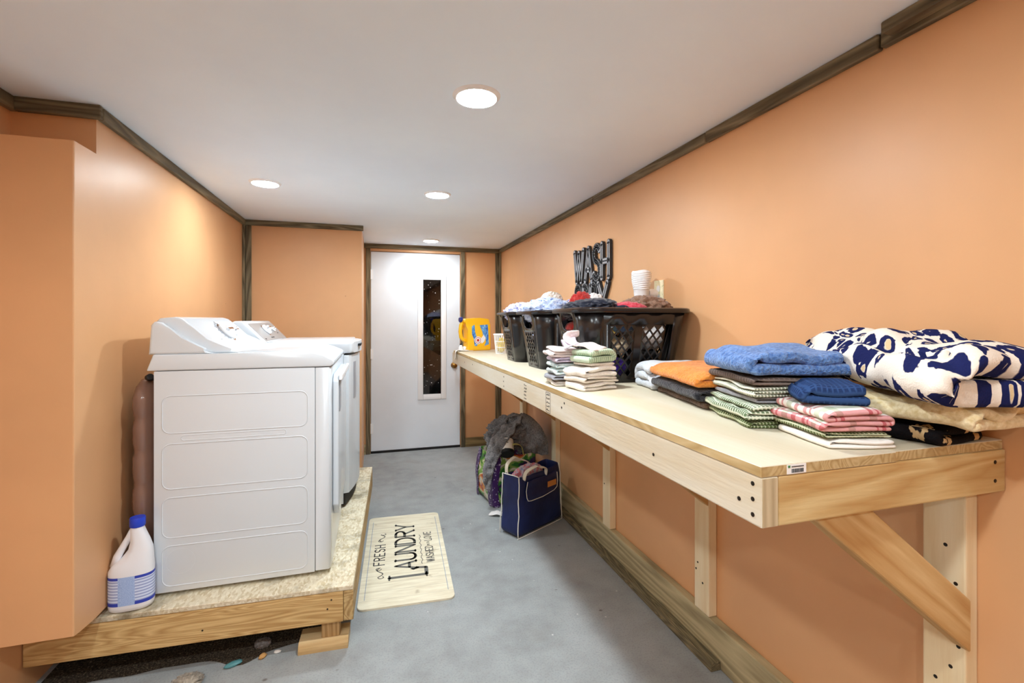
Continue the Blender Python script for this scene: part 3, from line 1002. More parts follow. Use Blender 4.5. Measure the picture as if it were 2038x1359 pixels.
# grip hollow on the upper left: pushed in on both faces
for v in bm.verts:
    x, z = v.co.x, v.co.z
    g = math.exp(-(((x + .012 - (z - .215) * .45) / .011) ** 2) - ((z - .215) / .030) ** 2)
    if z > .15:
        v.co.y *= 1 - .35 * g
obj('bottle_body', bm, m_bleach, bl, smooth=True)
bm = bmesh.new()
tube(bm, [(-.052, 0, .165), (-.044, 0, .20), (-.026, 0, .235), (-.008, 0, .268), (.004, 0, .292)], [.016, .0135, .012, .0115, .012], 12)
obj('bottle_handle', bm, m_bleach, bl, smooth=True)
bm = bmesh.new(); lathe(bm, [(.0235, .306), (.025, .310), (.025, .336), (.0235, .340)], 30, 1, 1, Matrix.Translation((.018, 0, 0)))
obj('bottle_cap', bm, plain('blue_cap', (34, 66, 196), .35), bl, smooth=40)
k = Mat('bleach_label', (206, 220, 244), .45, .3)
sx = k.n('SeparateXYZ', Vector=k.coord('Object'))
x_, z_ = sx.outputs[0], sx.outputs[2]
cb = k.mix(0.0, (206, 218, 244), (206, 218, 244))
fz = k.math('FRACT', k.math('MULTIPLY', z_, 92.0))
line = k.math('MULTIPLY', k.math('GREATER_THAN', fz, .62), k.math('SUBTRACT', 1.0, k.math('MULTIPLY', k.math('GREATER_THAN', x_, -.030), k.math('LESS_THAN', x_, .022))))
cb = k.mix(k.math('MULTIPLY', line, .62), cb, (70, 92, 176))
n_ = k.noise(k.coord('Object'), 420.0, 1.0)
midp = k.math('MULTIPLY', k.math('GREATER_THAN', x_, -.030), k.math('LESS_THAN', x_, .022))
cb = k.mix(midp, cb, (170, 194, 236))
cb = k.mix(k.math('MULTIPLY', midp, k.ramp(n_, [(.5, 0.0), (.55, .45)])), cb, (110, 140, 204))
edge_ = k.math('ADD', k.math('LESS_THAN', z_, .040), k.math('GREATER_THAN', z_, .124))
cb = k.mix(k.math('MULTIPLY', edge_, k.math('SUBTRACT', 1.0, midp)), cb, (52, 70, 178))
k.color(cb)
bm = bmesh.new()
A = [bm.verts.new(p) for p in ell(.0716, .0406, .028, 60)]
B = [bm.verts.new(p) for p in ell(.0716, .0406, .134, 60)]
for j in range(60):
    bm.faces.new((A[j], A[(j + 1) % 60], B[(j + 1) % 60], B[j]))
obj('bottle_label', bm, k.m, bl, smooth=True)

# floor mat -------------------------------------------------------------
MR = math.radians(-2.7)
mt = thing('floor_mat', 'cream plank-print floor mat with large LAUNDRY lettering, beside the platform', 'mat', (.172, 2.755, 0), MR)
bm = bmesh.new()
prism(bm, rrect(.226, .513, .03, 6), 'z', 0, .009)
bevel(bm, .002, 2)
k = Mat('cream_mat', (226, 218, 194), .7, .25)
v = k.coord('Object')
sx = k.n('SeparateXYZ', Vector=v)
f = k.math('FRACT', k.math('ADD', k.math('MULTIPLY', sx.outputs[1], 14.0), .3))
c = k.ramp(k.noise(k.coord('Object', (1, 6, 1)), 7.0, 4.0), [(.3, (212, 202, 176)), (.7, (236, 230, 208))])
c = k.mix(k.math('MULTIPLY', k.math('LESS_THAN', f, .05), .35), c, (150, 140, 118))
c = k.mix(k.ramp(k.noise(v, 9.0, 3.0), [(.66, 0.0), (.74, .6)]), c, (150, 136, 104))
k.color(c)
obj('mat_base', bm, k.m, mt, smooth=30)
# text runs along +y, letter tops towards -x
Mt = Matrix.Translation((0, 0, .0091)) @ Matrix.Rotation(math.radians(90), 4, 'Z')
m_mat_ink = plain('grey_mat_print', (104, 104, 100), .8)
bm = bmesh.new()
# local text frame: x -> +y, y -> -x
letters(bm, 'AUNDRY', -.195, -.055, .074, .110, .022, .016, .0006, Mt, .010)
stroke(bm, [(-.27, .085), (-.27, -.105), (-.20, -.105), (-.195, -.06)], .020, .0006, Mt)
stroke(bm, [(-.29, .085), (-.25, .085)], .010, .0006, Mt)
stroke(bm, [(-.29, -.105), (-.25, -.105)], .010, .0006, Mt)
stroke(bm, [(-.2, -.05), (-.208, -.04), (-.2, -.03)], .014, .0006, Mt)
obj('mat_lettering', bm, m_mat_ink, mt)['label'] = 'grey LAUNDRY print'
bm = bmesh.new()
letters(bm, 'FRESH', -.125, .115, .032, .055, .018, .007, .0006, Mt, .004)
obj('mat_top_line', bm, m_ink, mt)
bm = bmesh.new()
letters(bm, 'WASHED', -.15, -.155, .022, .042, .009, .005, .0006, Mt, 0, 0, {'W': 1.3})
letters(bm, 'WITH', .045, -.140, .008, .014, .004, .002, .0006, Mt, 0)
letters(bm, 'LOVE', .105, -.155, .022, .042, .009, .005, .0006, Mt, 0)
obj('mat_bottom_line', bm, m_ink, mt)
bm = bmesh.new()
wav = [(-.16 + i * .01, -.088 + .004 * math.sin(i * 1.1)) for i in range(36)]
stroke(bm, wav, .003, .0006, Mt)
obj('mat_wavy_line', bm, m_ink, mt)
for sx_, cx in ((1, .15), (-1, -.155)):
    bm = bmesh.new()
    cur = [(cx + sx_ * (i * .0085), .135 + .016 * math.sin(i * .62)) for i in range(12)]
    stroke(bm, cur, .005, .0006, Mt)
    stroke(bm, arc(cx + sx_ * .012, .142, .012, .014, 0, 270, 8), .004, .0006, Mt)
    stroke(bm, arc(cx + sx_ * .098, .128, .010, .014, 90, 330, 8), .004, .0006, Mt)
    obj('mat_flourish', bm, m_ink, mt)
bm = bmesh.new()
for yy in (.198, -.20):
    stroke(bm, [(-.44, yy), (.44, yy)], .0022, .0006, Mt)
obj('mat_border_line', bm, plain('blue_grey_line', (104, 130, 160), .8), mt)

# ================================================================== bench
ZT, XB, YE, YF = 1.081, .655, .667, 4.07     # top height, front edge, near end, far end
bn = thing('work_bench', 'long pale pine bench fixed to the orange wall', 'bench', (XR, YE, 0))
def B(bm):
    bmesh.ops.translate(bm, verts=bm.verts, vec=(-XR, -YE, 0)); return bm
XM = .985
m_ply = wood('plywood_edge', (204, 182, 138), (168, 140, 92), 1, 8, 0.0, .6)
for (x0, x1, ya, yb_) in ((XB, XM - .001, YE, 1.885), (XM, XR - .004, YE + .004, 1.885), (XB, XM - .001, 1.887, 3.10), (XM, XR - .004, 1.887, 3.10),
                          (XB, XM - .001, 3.102, YF - .07), (XM, XR - .004, 3.102, YF - .07)):
    o = obj('top_board', B(rbox(x0, x1, ya, yb_, ZT - .020, ZT, .0012, 1)), m_pine_top, bn)
    o.data.materials.append(m_ply)
    for p in o.data.polygons:
        if abs(p.normal.z) < .5:
            p.material_index = 1
obj('front_rail', B(rbox(XB + .001, XB + .038, YE, YF, ZT - .110, ZT - .0205, .003, 2)), m_pine_y, bn)
# end grain of the rail facing the viewer
obj('rail_end_grain', B(rbox(XB + .003, XB + .036, YE - .0012, YE + .001, ZT - .108, ZT - .0225, 0)), m_pine_end, bn)['label'] = 'sawn end grain of the front rail'
obj('end_beam', B(rbox(XB + .039, XR - .001, YE + .0005, YE + .038, ZT - .110, ZT - .0205, .003, 2)), m_pine_x, bn)
obj('far_beam', B(rbox(XB + .039, XR - .001, YF - .038, YF, ZT - .110, ZT - .0205, .003, 2)), m_pine_x, bn)
obj('wall_rail', B(rbox(XR - .038, XR - .001, YE + .039, YF - .039, ZT - .110, ZT - .0205, .003, 2)), m_pine_y, bn)
posts = [.716, 1.555, 2.365, 3.185, 3.975]
pst = brc = jst = None
for i, py in enumerate(posts):
    if pst is None:
        pst = obj('post', B(rbox(XR - .040, XR - .001, py, py + .086, .162, ZT - .111, .004, 2)), m_pine_z, bn)
        bm = bmesh.new()
        xe = XR - .0405
        prism(bm, [(xe - .47, ZT - .1105), (xe, .602), (xe, .718), (xe - .318, ZT - .1105)], 'y', py - .010, py + .028)
        bevel(bm, .0025, 1)
        brc = obj('brace', B(bm), m_pine_b, bn)
    else:
        c = dup(pst, bn); c.location.y = py - posts[0]
        c = dup(brc, bn); c.location.y = py - posts[0] + .010
    if 0 < i < 4:
        obj('cross_joist', B(rbox(XB + .039, XR - .039, py, py + .038, ZT - .110, ZT - .0205, .003, 1)), m_pine_x, bn)
# screws
bm = bmesh.new(); lathe(bm, [(.0042, 0), (.0042, .0008), (.0022, .0012)], 10)
sc0 = None
def screw(x, y, z, d):
    global sc0
    R = {'-x': Matrix.Rotation(math.radians(-90), 4, 'Y'), '-y': Matrix.Rotation(math.radians(90), 4, 'X')}[d]
    if sc0 is None:
        sc0 = obj('screw', bm, m_screw, bn); c = sc0
    else:
        c = dup(sc0, bn)
    c.location = (x - XR, y - YE, z)
    c.rotation_euler = R.to_euler()
for z in (ZT - .036, ZT - .064, ZT - .092):
    screw(XB + .001, YE + .02, z, '-x')
for z in (ZT - .045, ZT - .085):
    screw(XR - .035, YE + .0005, z, '-y')
for (y, z) in ((1.56, ZT - .04), (1.585, ZT - .06), (2.38, ZT - .04), (2.385, ZT - .065), (2.38, ZT - .09), (3.2, ZT - .05), (1.0, ZT - .07), (.72, ZT - .075), (3.5, ZT - .06), (2.0, ZT - .05)):
    screw(XB + .001, y, z, '-x')
xp = XR - .040
for (y, z) in ((.775, .92), (.735, .945), (.755, .82), (.775, .72), (.73, .60), (.745, .545), (.775, .50), (.76, .44), (.735, .74),
               (1.60, .86), (1.62, .35), (1.63, .32), (1.59, .28), (2.39, .62), (2.43, .40)):
    screw(xp, y, z, '-x')
# mill stamps on the front rail and the price sticker on the end of the top
Mr = Matrix.Translation((XB + .0008 - XR, -YE, 0)) @ Matrix(((0, 0, -1, 0), (-1, 0, 0, 0), (0, 1, 0, 0), (0, 0, 0, 1)))
rnd = random.Random(8)
for ys in (2.03, 1.74):
    bm = bmesh.new()
    for r in range(5):
        zz = ZT - .036 - r * .015
        for c in range(4):
            w_ = rnd.uniform(.004, .008)
            stroke(bm, [(-ys + c * .009, zz), (-ys + c * .009 + w_ * .6, zz + rnd.choice((0, .004)))], .0032, .0006, Mr)
    if ys < 1.9:
        stroke(bm, [(-ys - .008, ZT - .026), (-ys + .04, ZT - .026), (-ys + .04, ZT - .104), (-ys - .008, ZT - .104), (-ys - .008, ZT - .026)], .0014, .0006, Mr)
    obj('mill_stamp', bm, m_ink, bn)['label'] = 'dark printed lumber stamp on the front rail'
st = obj('price_sticker', B(rbox(.712, .756, YE - .0008, YE + .001, ZT - .0185, ZT - .0015, 0)), plain('sticker_white', (240, 240, 240), .5), bn)
bm = bmesh.new()
rnd = random.Random(3)
x = .722
while x < .750:
    w_ = rnd.uniform(.0006, .0016)
    box(bm, x, x + w_, YE - .0013, YE - .0008, ZT - .0165, ZT - .0095)
    x += w_ + rnd.uniform(.0006, .0012)
box(bm, .722, .750, YE - .0013, YE - .0008, ZT - .0065, ZT - .0048)
obj('sticker_print', B(bm), m_ink, st)
bm = bmesh.new(); box(bm, .714, .719, YE - .0013, YE - .0008, ZT - .007, ZT - .003)
obj('sticker_mark', B(bm), plain('green_mark', (60, 130, 80), .5), st)

# ================================================================== laundry baskets
k = Mat('black_basket_plastic', (26, 25, 27), .22, .5)
m_bask = k.m
BH = .302
def basket(name, label, loc, rot, proto=None):
    t = thing(name, label, 'basket', loc, rot, 'black laundry baskets')
    if proto:
        for ch in proto.children:
            dup(ch, t)
        return t
    Lt, Wt, Lb, Wb, rt, rb = .246, .194, .200, .138, .085, .06
    bm = bmesh.new()
    def lerp(a, b, h): return a + (b - a) * h
    def side(sd, s, h):
        hx, hy, r = lerp(Lb, Lt, h), lerp(Wb, Wt, h), lerp(rb, rt, h)
        z = h * BH
        if sd == 0: return ((hx - r) * s, -hy, z)
        if sd == 1: return (hx, (hy - r) * s, z)
        if sd == 2: return (-(hx - r) * s, hy, z)
        return (-hx, -(hy - r) * s, z)
    def quad(sd, s0, s1, h0, h1, n=1):
        for i in range(n):
            a, b = s0 + (s1 - s0) * i / n, s0 + (s1 - s0) * (i + 1) / n
            bm.faces.new([bm.verts.new(side(sd, a, h0)), bm.verts.new(side(sd, b, h0)), bm.verts.new(side(sd, b, h1)), bm.verts.new(side(sd, a, h1))])
    def lattice(sd, s0, s1, h0, h1, nx, ny, a=.37):
        cs, ch = (s1 - s0) / nx, (h1 - h0) / ny
        for i in range(nx):
            for j in range(ny):
                def P(u, v): return bm.verts.new(side(sd, s0 + (i + u) * cs, h0 + (j + v) * ch))
                for fx in (0, 1):
                    for fy in (0, 1):
                        q = [(.5 + a, .5), (1, .5), (1, 1 - a), (1 - a, 1), (.5, 1), (.5, .5 + a)]
                        full = (i == nx - 1 and fx == 1) or (i == 0 and fx == 0) or (j == ny - 1 and fy == 1) or (j == 0 and fy == 0)
                        if full:
                            q = [(.5 + a, .5), (1, .5), (1, 1), (.5, 1), (.5, .5 + a)]
                        pts = [((u if fx else 1 - u), (v if fy else 1 - v)) for u, v in q]
                        if fx != fy:
                            pts = pts[::-1]
                        bm.faces.new([P(u, v) for u, v in pts])
    LH0, LH1 = .07, .80
    for sd in (0, 2):
        quad(sd, -1, 1, 0, LH0, 6); quad(sd, -1, 1, LH1, 1, 6)
        quad(sd, -1, -.80, LH0, LH1); quad(sd, -.10, .10, LH0, LH1); quad(sd, .80, 1, LH0, LH1)
        lattice(sd, -.80, -.10, LH0, LH1, 3, 5); lattice(sd, .10, .80, LH0, LH1, 3, 5)
    for sd in (1, 3):
        LH = .66
        quad(sd, -1, 1, 0, LH0, 4); quad(sd, -1, -.72, LH0, LH); quad(sd, .72, 1, LH0, LH)
        lattice(sd, -.72, .72, LH0, LH, 4, 5)
        quad(sd, -1, -.78, LH, 1); quad(sd, .78, 1, LH, 1)
        # hand hole: loft between a rectangle and a rounded slot
        n = 32
        ho, hi = [], []
        for j in range(n):
            an = 2 * math.pi * (j + .5) / n
            c, s = math.cos(an), math.sin(an)
            m = max(abs(c), abs(s))
            ho.append((.78 * c / m, (LH + 1) / 2 + (1 - LH) / 2 * s / m))
            hi.append((.66 * abs(c) ** .6 * (1 if c > 0 else -1), .83 + .125 * abs(s) ** .7 * (1 if s > 0 else -1)))
        for j in range(n):
            q = [ho[j], ho[(j + 1) % n], hi[(j + 1) % n], hi[j]]
            bm.faces.new([bm.verts.new(side(sd, u, v)) for u, v in q])
    # corners
    for cx, cy, a0 in ((1, 1, 0), (-1, 1, 90), (-1, -1, 180), (1, -1, 270)):
        n = 8
        for i in range(n):
            for h0, h1 in ((0, .35), (.35, .7), (.7, 1)):
                vs = []
                for ii, h in ((i, h0), (i + 1, h0), (i + 1, h1), (i, h1)):
                    hx, hy, r = lerp(Lb, Lt, h), lerp(Wb, Wt, h), lerp(rb, rt, h)
                    an = math.radians(a0 + 90 * ii / n)
                    vs.append(bm.verts.new((cx * (hx - r) + r * math.cos(an), cy * (hy - r) + r * math.sin(an), h * BH)))
                bm.faces.new(vs)
    bm.faces.new([bm.verts.new((p[0], p[1], .001)) for p in rrect(Lb, Wb, rb, 8)])
    bmesh.ops.remove_doubles(bm, verts=bm.verts, dist=.0003)
    body = obj('basket_body', bm, m_bask, t, smooth=35)
    solid(body, .003, 0)
    # rolled rim
    bm = bmesh.new()
    outer = rrect(Lt + .010, Wt + .010, rt + .01, 8)
    rings = []
    sec = [(-.010, -.002), (-.006, .006), (.004, .008), (.013, .004), (.015, -.006), (.011, -.013), (.008, -.006), (-.004, -.002)]
    n = len(outer)
    for i, p in enumerate(outer):
        a, b = Vector(outer[i - 1]), Vector(outer[(i + 1) % n])
        d = (b - a).normalized(); nn = Vector((d.y, -d.x))
        wob = .0
        rings.append([bm.verts.new((p[0] + nn.x * (o - .004), p[1] + nn.y * (o - .004), BH + z + wob)) for o, z in sec])
    for i in range(n):
        A, C = rings[i], rings[(i + 1) % n]
        for j in range(len(sec)):
            bm.faces.new((A[j], A[(j + 1) % len(sec)], C[(j + 1) % len(sec)], C[j]))
    obj('rim', bm, m_bask, t, smooth=50)
    return t
B1, B2, B3 = (1.040, 1.862), (1.040, 2.420), (1.040, 2.862)
b1 = basket('laundry_basket', 'black lattice laundry basket nearest the viewer, topped with red and dark clothes', (B1[0], B1[1], ZT), math.radians(-2))
b2 = basket('laundry_basket', 'middle black laundry basket, between two others on the bench', (B2[0], B2[1], ZT), math.radians(1), b1)
b3 = basket('laundry_basket', 'black laundry basket farthest along the bench, beside the small white basket', (B3[0], B3[1], ZT), math.radians(-1), b1)

# clothes in the baskets ------------------------------------------------
m_navy = fabric('dark_navy_cotton', (40, 44, 58), (26, 28, 38), 220, .35)
m_black = fabric('black_cotton', (34, 33, 36), (20, 20, 22), 220, .35)
m_redc = fabric('red_cotton', (186, 58, 52), (150, 40, 38), 220, .35)
m_rose = fabric('rose_red_cotton', (206, 74, 88), (176, 54, 70), 220, .35)
m_whitec = fabric('white_cotton', (232, 231, 230), (206, 204, 204), 200, .3)
m_brownt = fabric('brown_terry', (150, 118, 98), (112, 84, 68), 190, .8)
m_cream = fabric('cream_cotton', (226, 216, 190), (200, 186, 156), 200, .3)
m_purple = fabric('purple_cotton', (84, 50, 190), (64, 36, 156), 200, .3)
m_yellow = fabric('yellow_cotton', (236, 208, 50), (206, 176, 30), 200, .3)
m_lblue = printed('pale_blue_print', (186, 200, 228), [((92, 116, 176), .58), ((224, 228, 240), .60)], 26)
m_floral = printed('white_floral_print', (232, 224, 214), [((176, 90, 96), .62), ((150, 140, 90), .64), ((90, 100, 150), .66)], 40)
m_lilacp = printed('lilac_blue_print', (196, 202, 236), [((120, 110, 190), .57), ((238, 238, 244), .57)], 44)
m_plum = fabric('plum_cotton', (104, 62, 98), (72, 42, 70), 200, .3)
m_blues = fabric('mid_blue_cotton', (88, 126, 180), (64, 98, 150), 200, .3)
zr = ZT + BH
G1, G2, G3 = 'clothes in the near basket', 'clothes in the middle basket', 'clothes in the far basket'
def cl(name, label, x, y, z, r, m, s, amp=.26, fr=3.0, rot=0.0, g=None, flat=.8):
    return mound(name, label, 'clothing', (x, y, z), r, m, s, amp, fr, rot, g, 5, flat)
cl('dark_shirt', 'dark navy shirt heaped on the near basket beside the red cloth', B1[0] - .10, B1[1] + .02, zr - .004, (.130, .145, .050), m_navy, 3, .30, 3.0, .3, G1)
cl('rose_shirt', 'rose red shirt at the front rim of the near basket', B1[0] + .015, B1[1] - .06, zr - .012, (.082, .085, .045), m_rose, 5, .24, 2.8, 0, G1)
cl('brown_towel', 'crumpled brown towel heaped on the near basket below the warmer', B1[0] + .145, B1[1] + .02, zr - .004, (.098, .12, .064), m_brownt, 7, .30, 3.2, .2, G1)
cl('red_shirt', 'bright red cloth peak behind the dark shirt, in front of the wall sign', B1[0] - .10, B1[1] + .165, zr + .022, (.055, .035, .062), m_redc, 9, .3, 2.0, 0, G1)
cl('white_shirt', 'white cloth peak between the dark shirt and the wall sign', B1[0] - .03, B1[1] + .16, zr + .028, (.042, .032, .052), m_whitec, 10, .3, 2.0, 0, G1)
# lower load of the near basket, seen through its lattice
def load(name, label, cx, cy, z, r, m, s, g):
    return mound(name, label, 'clothing', (cx, cy, z), r, m, s, .11, 2.2, 0, g, 4)
load('purple_cloth', 'purple cloth at the bottom left of the near basket, seen through its lattice', B1[0] - .085, B1[1] - .044, ZT + .058, (.090, .085, .050), m_purple, 31, G1)
load('black_cloth', 'black cloth at the bottom right of the near basket, seen through its lattice', B1[0] + .10, B1[1] - .044, ZT + .07, (.085, .085, .060), m_black, 32, G1)
load('cream_cloth', 'cream cloth above the purple cloth in the near basket lattice', B1[0] - .09, B1[1] - .055, ZT + .150, (.100, .098, .040), m_cream, 33, G1)
load('white_cloth', 'white cloth at the upper right of the near basket lattice', B1[0] + .115, B1[1] - .055, ZT + .195, (.10, .105, .062), m_whitec, 34, G1)
load('yellow_cloth', 'yellow cloth above the cream cloth in the near basket lattice', B1[0] - .13, B1[1] - .058, ZT + .205, (.06, .105, .022), m_yellow, 35, G1)
load('blue_cloth', 'mid blue cloth under the dark shirt in the near basket lattice', B1[0] - .055, B1[1] - .062, ZT + .238, (.11, .105, .032), m_blues, 36, G1)
load('red_cloth', 'red cloth inside the hand hole of the near basket', B1[0] - .17, B1[1] + .05, ZT + .225, (.05, .08, .03), m_redc, 37, G1)
# middle basket
cl('blue_print_shirt', 'pale blue printed shirt heaped over the middle basket', B2[0] - .12, B2[1] + .01, zr + .002, (.118, .150, .070), m_lblue, 12, .30, 3.0, .2, G2)
cl('black_shirt', 'black shirt on the middle basket, behind the dark navy shirt', B2[0] + .06, B2[1] - .10, zr - .004, (.115, .08, .060), m_black, 13, .28, 3.0, .1, G2)
cl('floral_cloth', 'small white floral cloth peaking above the middle basket', B2[0] - .06, B2[1] + .10, zr + .068, (.058, .058, .046), m_floral, 14, .30, 3.0, 0, G2)
cl('purple_print_cloth', 'purple and white printed cloth behind the black shirt', B2[0] + .07, B2[1] + .06, zr + .018, (.09, .07, .056), printed('purple_print', (226, 222, 236), [((90, 60, 150), .5)], 30), 15, .28, 3.0, 0, G2)
load('plum_cloth', 'plum cloth showing in the hand hole of the middle basket', B2[0] - .165, B2[1] - .01, ZT + .25, (.050, .09, .035), m_plum, 41, G2)
load('cream_cloth', 'cream cloth low in the middle basket, seen through its end lattice', B2[0] - .09, B2[1], ZT + .072, (.098, .118, .062), m_cream, 42, G2)
load('lilac_cloth', 'lilac cloth halfway up the middle basket, seen through its end lattice', B2[0] - .10, B2[1], ZT + .168, (.104, .13, .034), m_lilacp, 43, G2)
# far basket
cl('lilac_print_shirt', 'lilac and blue printed shirt heaped over the far basket', B3[0] - .12, B3[1] - .02, zr + .002, (.118, .14, .060), m_lilacp, 16, .30, 3.0, 0, G3)
cl('grey_blue_cloth', 'greyish blue cloth at the wall side of the far basket', B3[0] + .10, B3[1], zr + .002, (.11, .13, .05), m_lblue, 17, .28, 3.0, 0, G3)
load('green_cloth', 'pale green cloth in the hand hole of the far basket', B3[0] - .165, B3[1] - .03, ZT + .245, (.05, .085, .03), fabric('pale_green', (170, 200, 170)), 44, G3)
load('dark_cloth', 'dark cloth low in the far basket, seen through its end lattice', B3[0] - .09, B3[1], ZT + .095, (.098, .115, .082), fabric('dark_grey_cotton', (70, 68, 72)), 45, G3)

# ================================================================== folded laundry on the bench
m_sage = waffle('sage_waffle', (196, 212, 190), (150, 176, 148), .010)
m_greenw = waffle('green_white_waffle', (218, 222, 204), (96, 116, 84), .0095, .40)
m_greend = waffle('dark_green_waffle', (196, 200, 170), (84, 98, 60), .0085, .46)
m_greyw = waffle('pale_grey_green_waffle', (222, 222, 208), (134, 142, 122), .008, .38)
m_navyw = waffle('navy_waffle', (50, 76, 122), (34, 52, 92), .010, .42)
m_lilac = fabric('lilac_cotton', (214, 206, 222), (190, 176, 204), 220, .25)
m_aqua = printed('aqua_print', (208, 222, 222), [((150, 190, 190), .6), ((206, 140, 150), .68)], 50)
m_offw = fabric('off_white_cotton', (234, 230, 224), (214, 208, 200), 220, .25)
m_oat = fabric('oatmeal_cotton', (224, 217, 207), (202, 194, 182), 220, .25)
m_pinkw = fabric('pinkish_white_cotton', (232, 222, 220), (212, 198, 198), 220, .25)
m_greyc = fabric('grey_cotton', (150, 150, 156), (118, 118, 126), 220, .25)
m_terryw = fabric('grey_white_terry', (216, 222, 230), (190, 198, 210), 170, .7, 12, .95, .006)
m_terryo = fabric('orange_terry', (232, 150, 68), (206, 116, 38), 150, .9, 22, .95, .007)
m_terryk = fabric('black_terry', (58, 58, 66), (26, 26, 32), 170, .9, 12, .95, .006)
m_terryb = fabric('dark_brown_terry', (112, 88, 72), (76, 58, 46), 170, .9, 12, .95, .006)
m_terryblue = fabric('blue_terry', (112, 150, 208), (66, 104, 168), 120, 1.0, 60, .95, .009)
m_taupe = waffle('taupe_ribbed', (120, 108, 102), (92, 80, 76), .012, .44)
m_plaid = plaid('red_green_plaid', (238, 234, 228), [(1, .10, .06, .20, (214, 116, 128)), (1, .10, .32, .50, (196, 212, 192)), (1, .10, .62, .68, (214, 116, 128)), (1, .10, .76, .86, (214, 116, 128)),
                                                     (0, .13, .10, .16, (206, 96, 114)), (0, .13, .22, .25, (206, 96, 114)), (0, .13, .60, .72, (206, 216, 200))])

# pile by the near basket: two little stacks side by side
GA = 'small folded pile beside the near basket'
def fo(name, label, x, y, z, rot, w, d, n, t, m, g, s, **kw):
    return folded(name, label, kw.pop('cat', 'folded cloth'), (x, y, ZT + z), math.radians(rot), w, d, n, t, m, g, s, **kw)
# back-left stack
bx, by = .748, 1.765
zz = 0.0
for nm, lab, t, n, m, s in (('folded_cloth', 'white folded cloth at the foot of the back pile beside the near basket', .011, 2, m_offw, 1),
                            ('folded_cloth', 'grey folded cloth second from the foot of the back pile beside the near basket', .009, 2, m_greyc, 2),
                            ('folded_cloth', 'pale aqua printed folded cloth in the middle of the back pile', .014, 2, m_aqua, 3),
                            ('folded_cloth', 'second aqua printed folded cloth, under the lilac cloth of the back pile', .010, 2, m_aqua, 4),
                            ('folded_cloth', 'lilac folded cloth near the top of the back pile', .010, 2, m_lilac, 5),
                            ('folded_cloth', 'pinkish white folded cloth topping the back pile beside the near basket', .012, 3, m_pinkw, 6)):
    fo(nm, lab, bx + .005 * math.sin(s * 2), by, zz, -8 + 7 * math.sin(s * 3.1), .135, .150, n, t, m, GA, s, amp=.0035, edge=.016)
    zz += n * t + .001
# front-right stack
fx, fy = .795, 1.622
fo('folded_shirt', 'white folded shirt at the foot of the front pile under the sage cloth', fx, fy, 0, 14, .180, .130, 2, .0135, m_offw, GA, 11, amp=.005, edge=.018, wr=.006)
fo('folded_shirt', 'oatmeal folded shirt second from the foot of the front pile', fx + .004, fy, .028, 14, .172, .126, 2, .010, m_oat, GA, 12, amp=.005, edge=.018, wr=.005)
fo('folded_shirt', 'white folded shirt with puffy rolled edge right below the sage cloth', fx - .004, fy, .049, 14, .176, .126, 2, .019, m_offw, GA, 13, amp=.005, edge=.014, wr=.008)
fo('folded_cloth', 'thin oatmeal cloth layer between white shirt and sage cloth', fx + .006, fy + .004, .088, 16, .128, .115, 1, .012, m_oat, GA, 15)
fo('waffle_cloth', 'sage green waffle cloth folded thick on top of the front pile', fx + .004, fy + .006, .100, 16, .140, .115, 2, .026, m_sage, GA, 14, amp=.004, edge=.006, droop=.25, flip=True)
ob = ribbon('crumpled_cloth', [(fx + .02, fy - .045, ZT + .150), (fx - .002, fy - .01, ZT + .162), (fx - .03, fy + .03, ZT + .164), (fx - .055, fy + .06, ZT + .170), (fx - .05, fy + .085, ZT + .182), (fx - .02, fy + .095, ZT + .196)],
            .085, m_pinkw, .007, 5, .010, None, (.85, .5, .1))
tag(ob, 'pinkish white crumpled cloth draped over the sage waffle cloth', 'cloth', GA)
ob = ribbon('crumpled_cloth', [(fx - .065, fy + .02, ZT + .160), (fx - .072, fy + .05, ZT + .176), (fx - .06, fy + .085, ZT + .182), (fx - .045, fy + .11, ZT + .168)],
            .06, m_lilac, .007, 6, .010, None, (.9, .3, .1))
tag(ob, 'small lilac crumpled cloth behind the pinkish one on the pile', 'cloth', GA)

# bath towels between the near basket and the tall pile
GB = 'folded bath towels in the middle of the bench'
m_ = math.radians
folded('bath_towel', 'dark brown towel folded at the bottom, under the black towel', 'towel', (1.055, 1.285, ZT), m_(-12), .25, .36, 1, .022, m_terryb, GB, 21, .002, .006, .1)
folded('bath_towel', 'black folded towel between the brown and the orange towel', 'towel', (1.055, 1.285, ZT + .023), m_(-13), .26, .37, 2, .020, m_terryk, GB, 22, .003, .006, .22)
folded('bath_towel', 'orange folded towel on top of the black towel', 'towel', (1.060, 1.290, ZT + .064), m_(-14), .26, .39, 2, .024, m_terryo, GB, 23, .004, .006, .28)
folded('bath_towel', 'grey-white rolled towel lying beside the orange towel', 'towel', (1.115, 1.560, ZT), m_(78), .165, .25, 3, .033, m_terryw, GB, 24, .005, .012, .30)

# tall pile
GC = 'tall folded pile topped by the blue towel'
cx, cy, rt_ = 1.000, .985, m_(-17)
zz = 0.0
for lab, t, n, m, s, w_, d_, dx in (('dark green waffle cloth at the foot of the tall pile', .010, 2, m_greend, 31, .245, .235, .0),
                                ('pale green waffle cloth with tidy folds, second from the foot of the tall pile', .012, 3, m_greenw, 32, .25, .245, -.006),
                                ('grey folded cloth with loose edges in the middle of the tall pile', .0075, 2, m_greyc, 33, .22, .225, .012),
                                ('pale grey-green cloth with wavy edge, under the taupe cloth of the tall pile', .009, 3, m_greyw, 34, .235, .235, .004),
                                ('taupe ribbed cloth directly below the blue towel', .011, 2, m_taupe, 35, .245, .240, .006)):
    folded('folded_cloth', lab, 'folded cloth', (cx + dx, cy, ZT + zz), rt_, w_, d_, n, t, m, GC, s, .0035, .011, .10)
    zz += n * t + .001
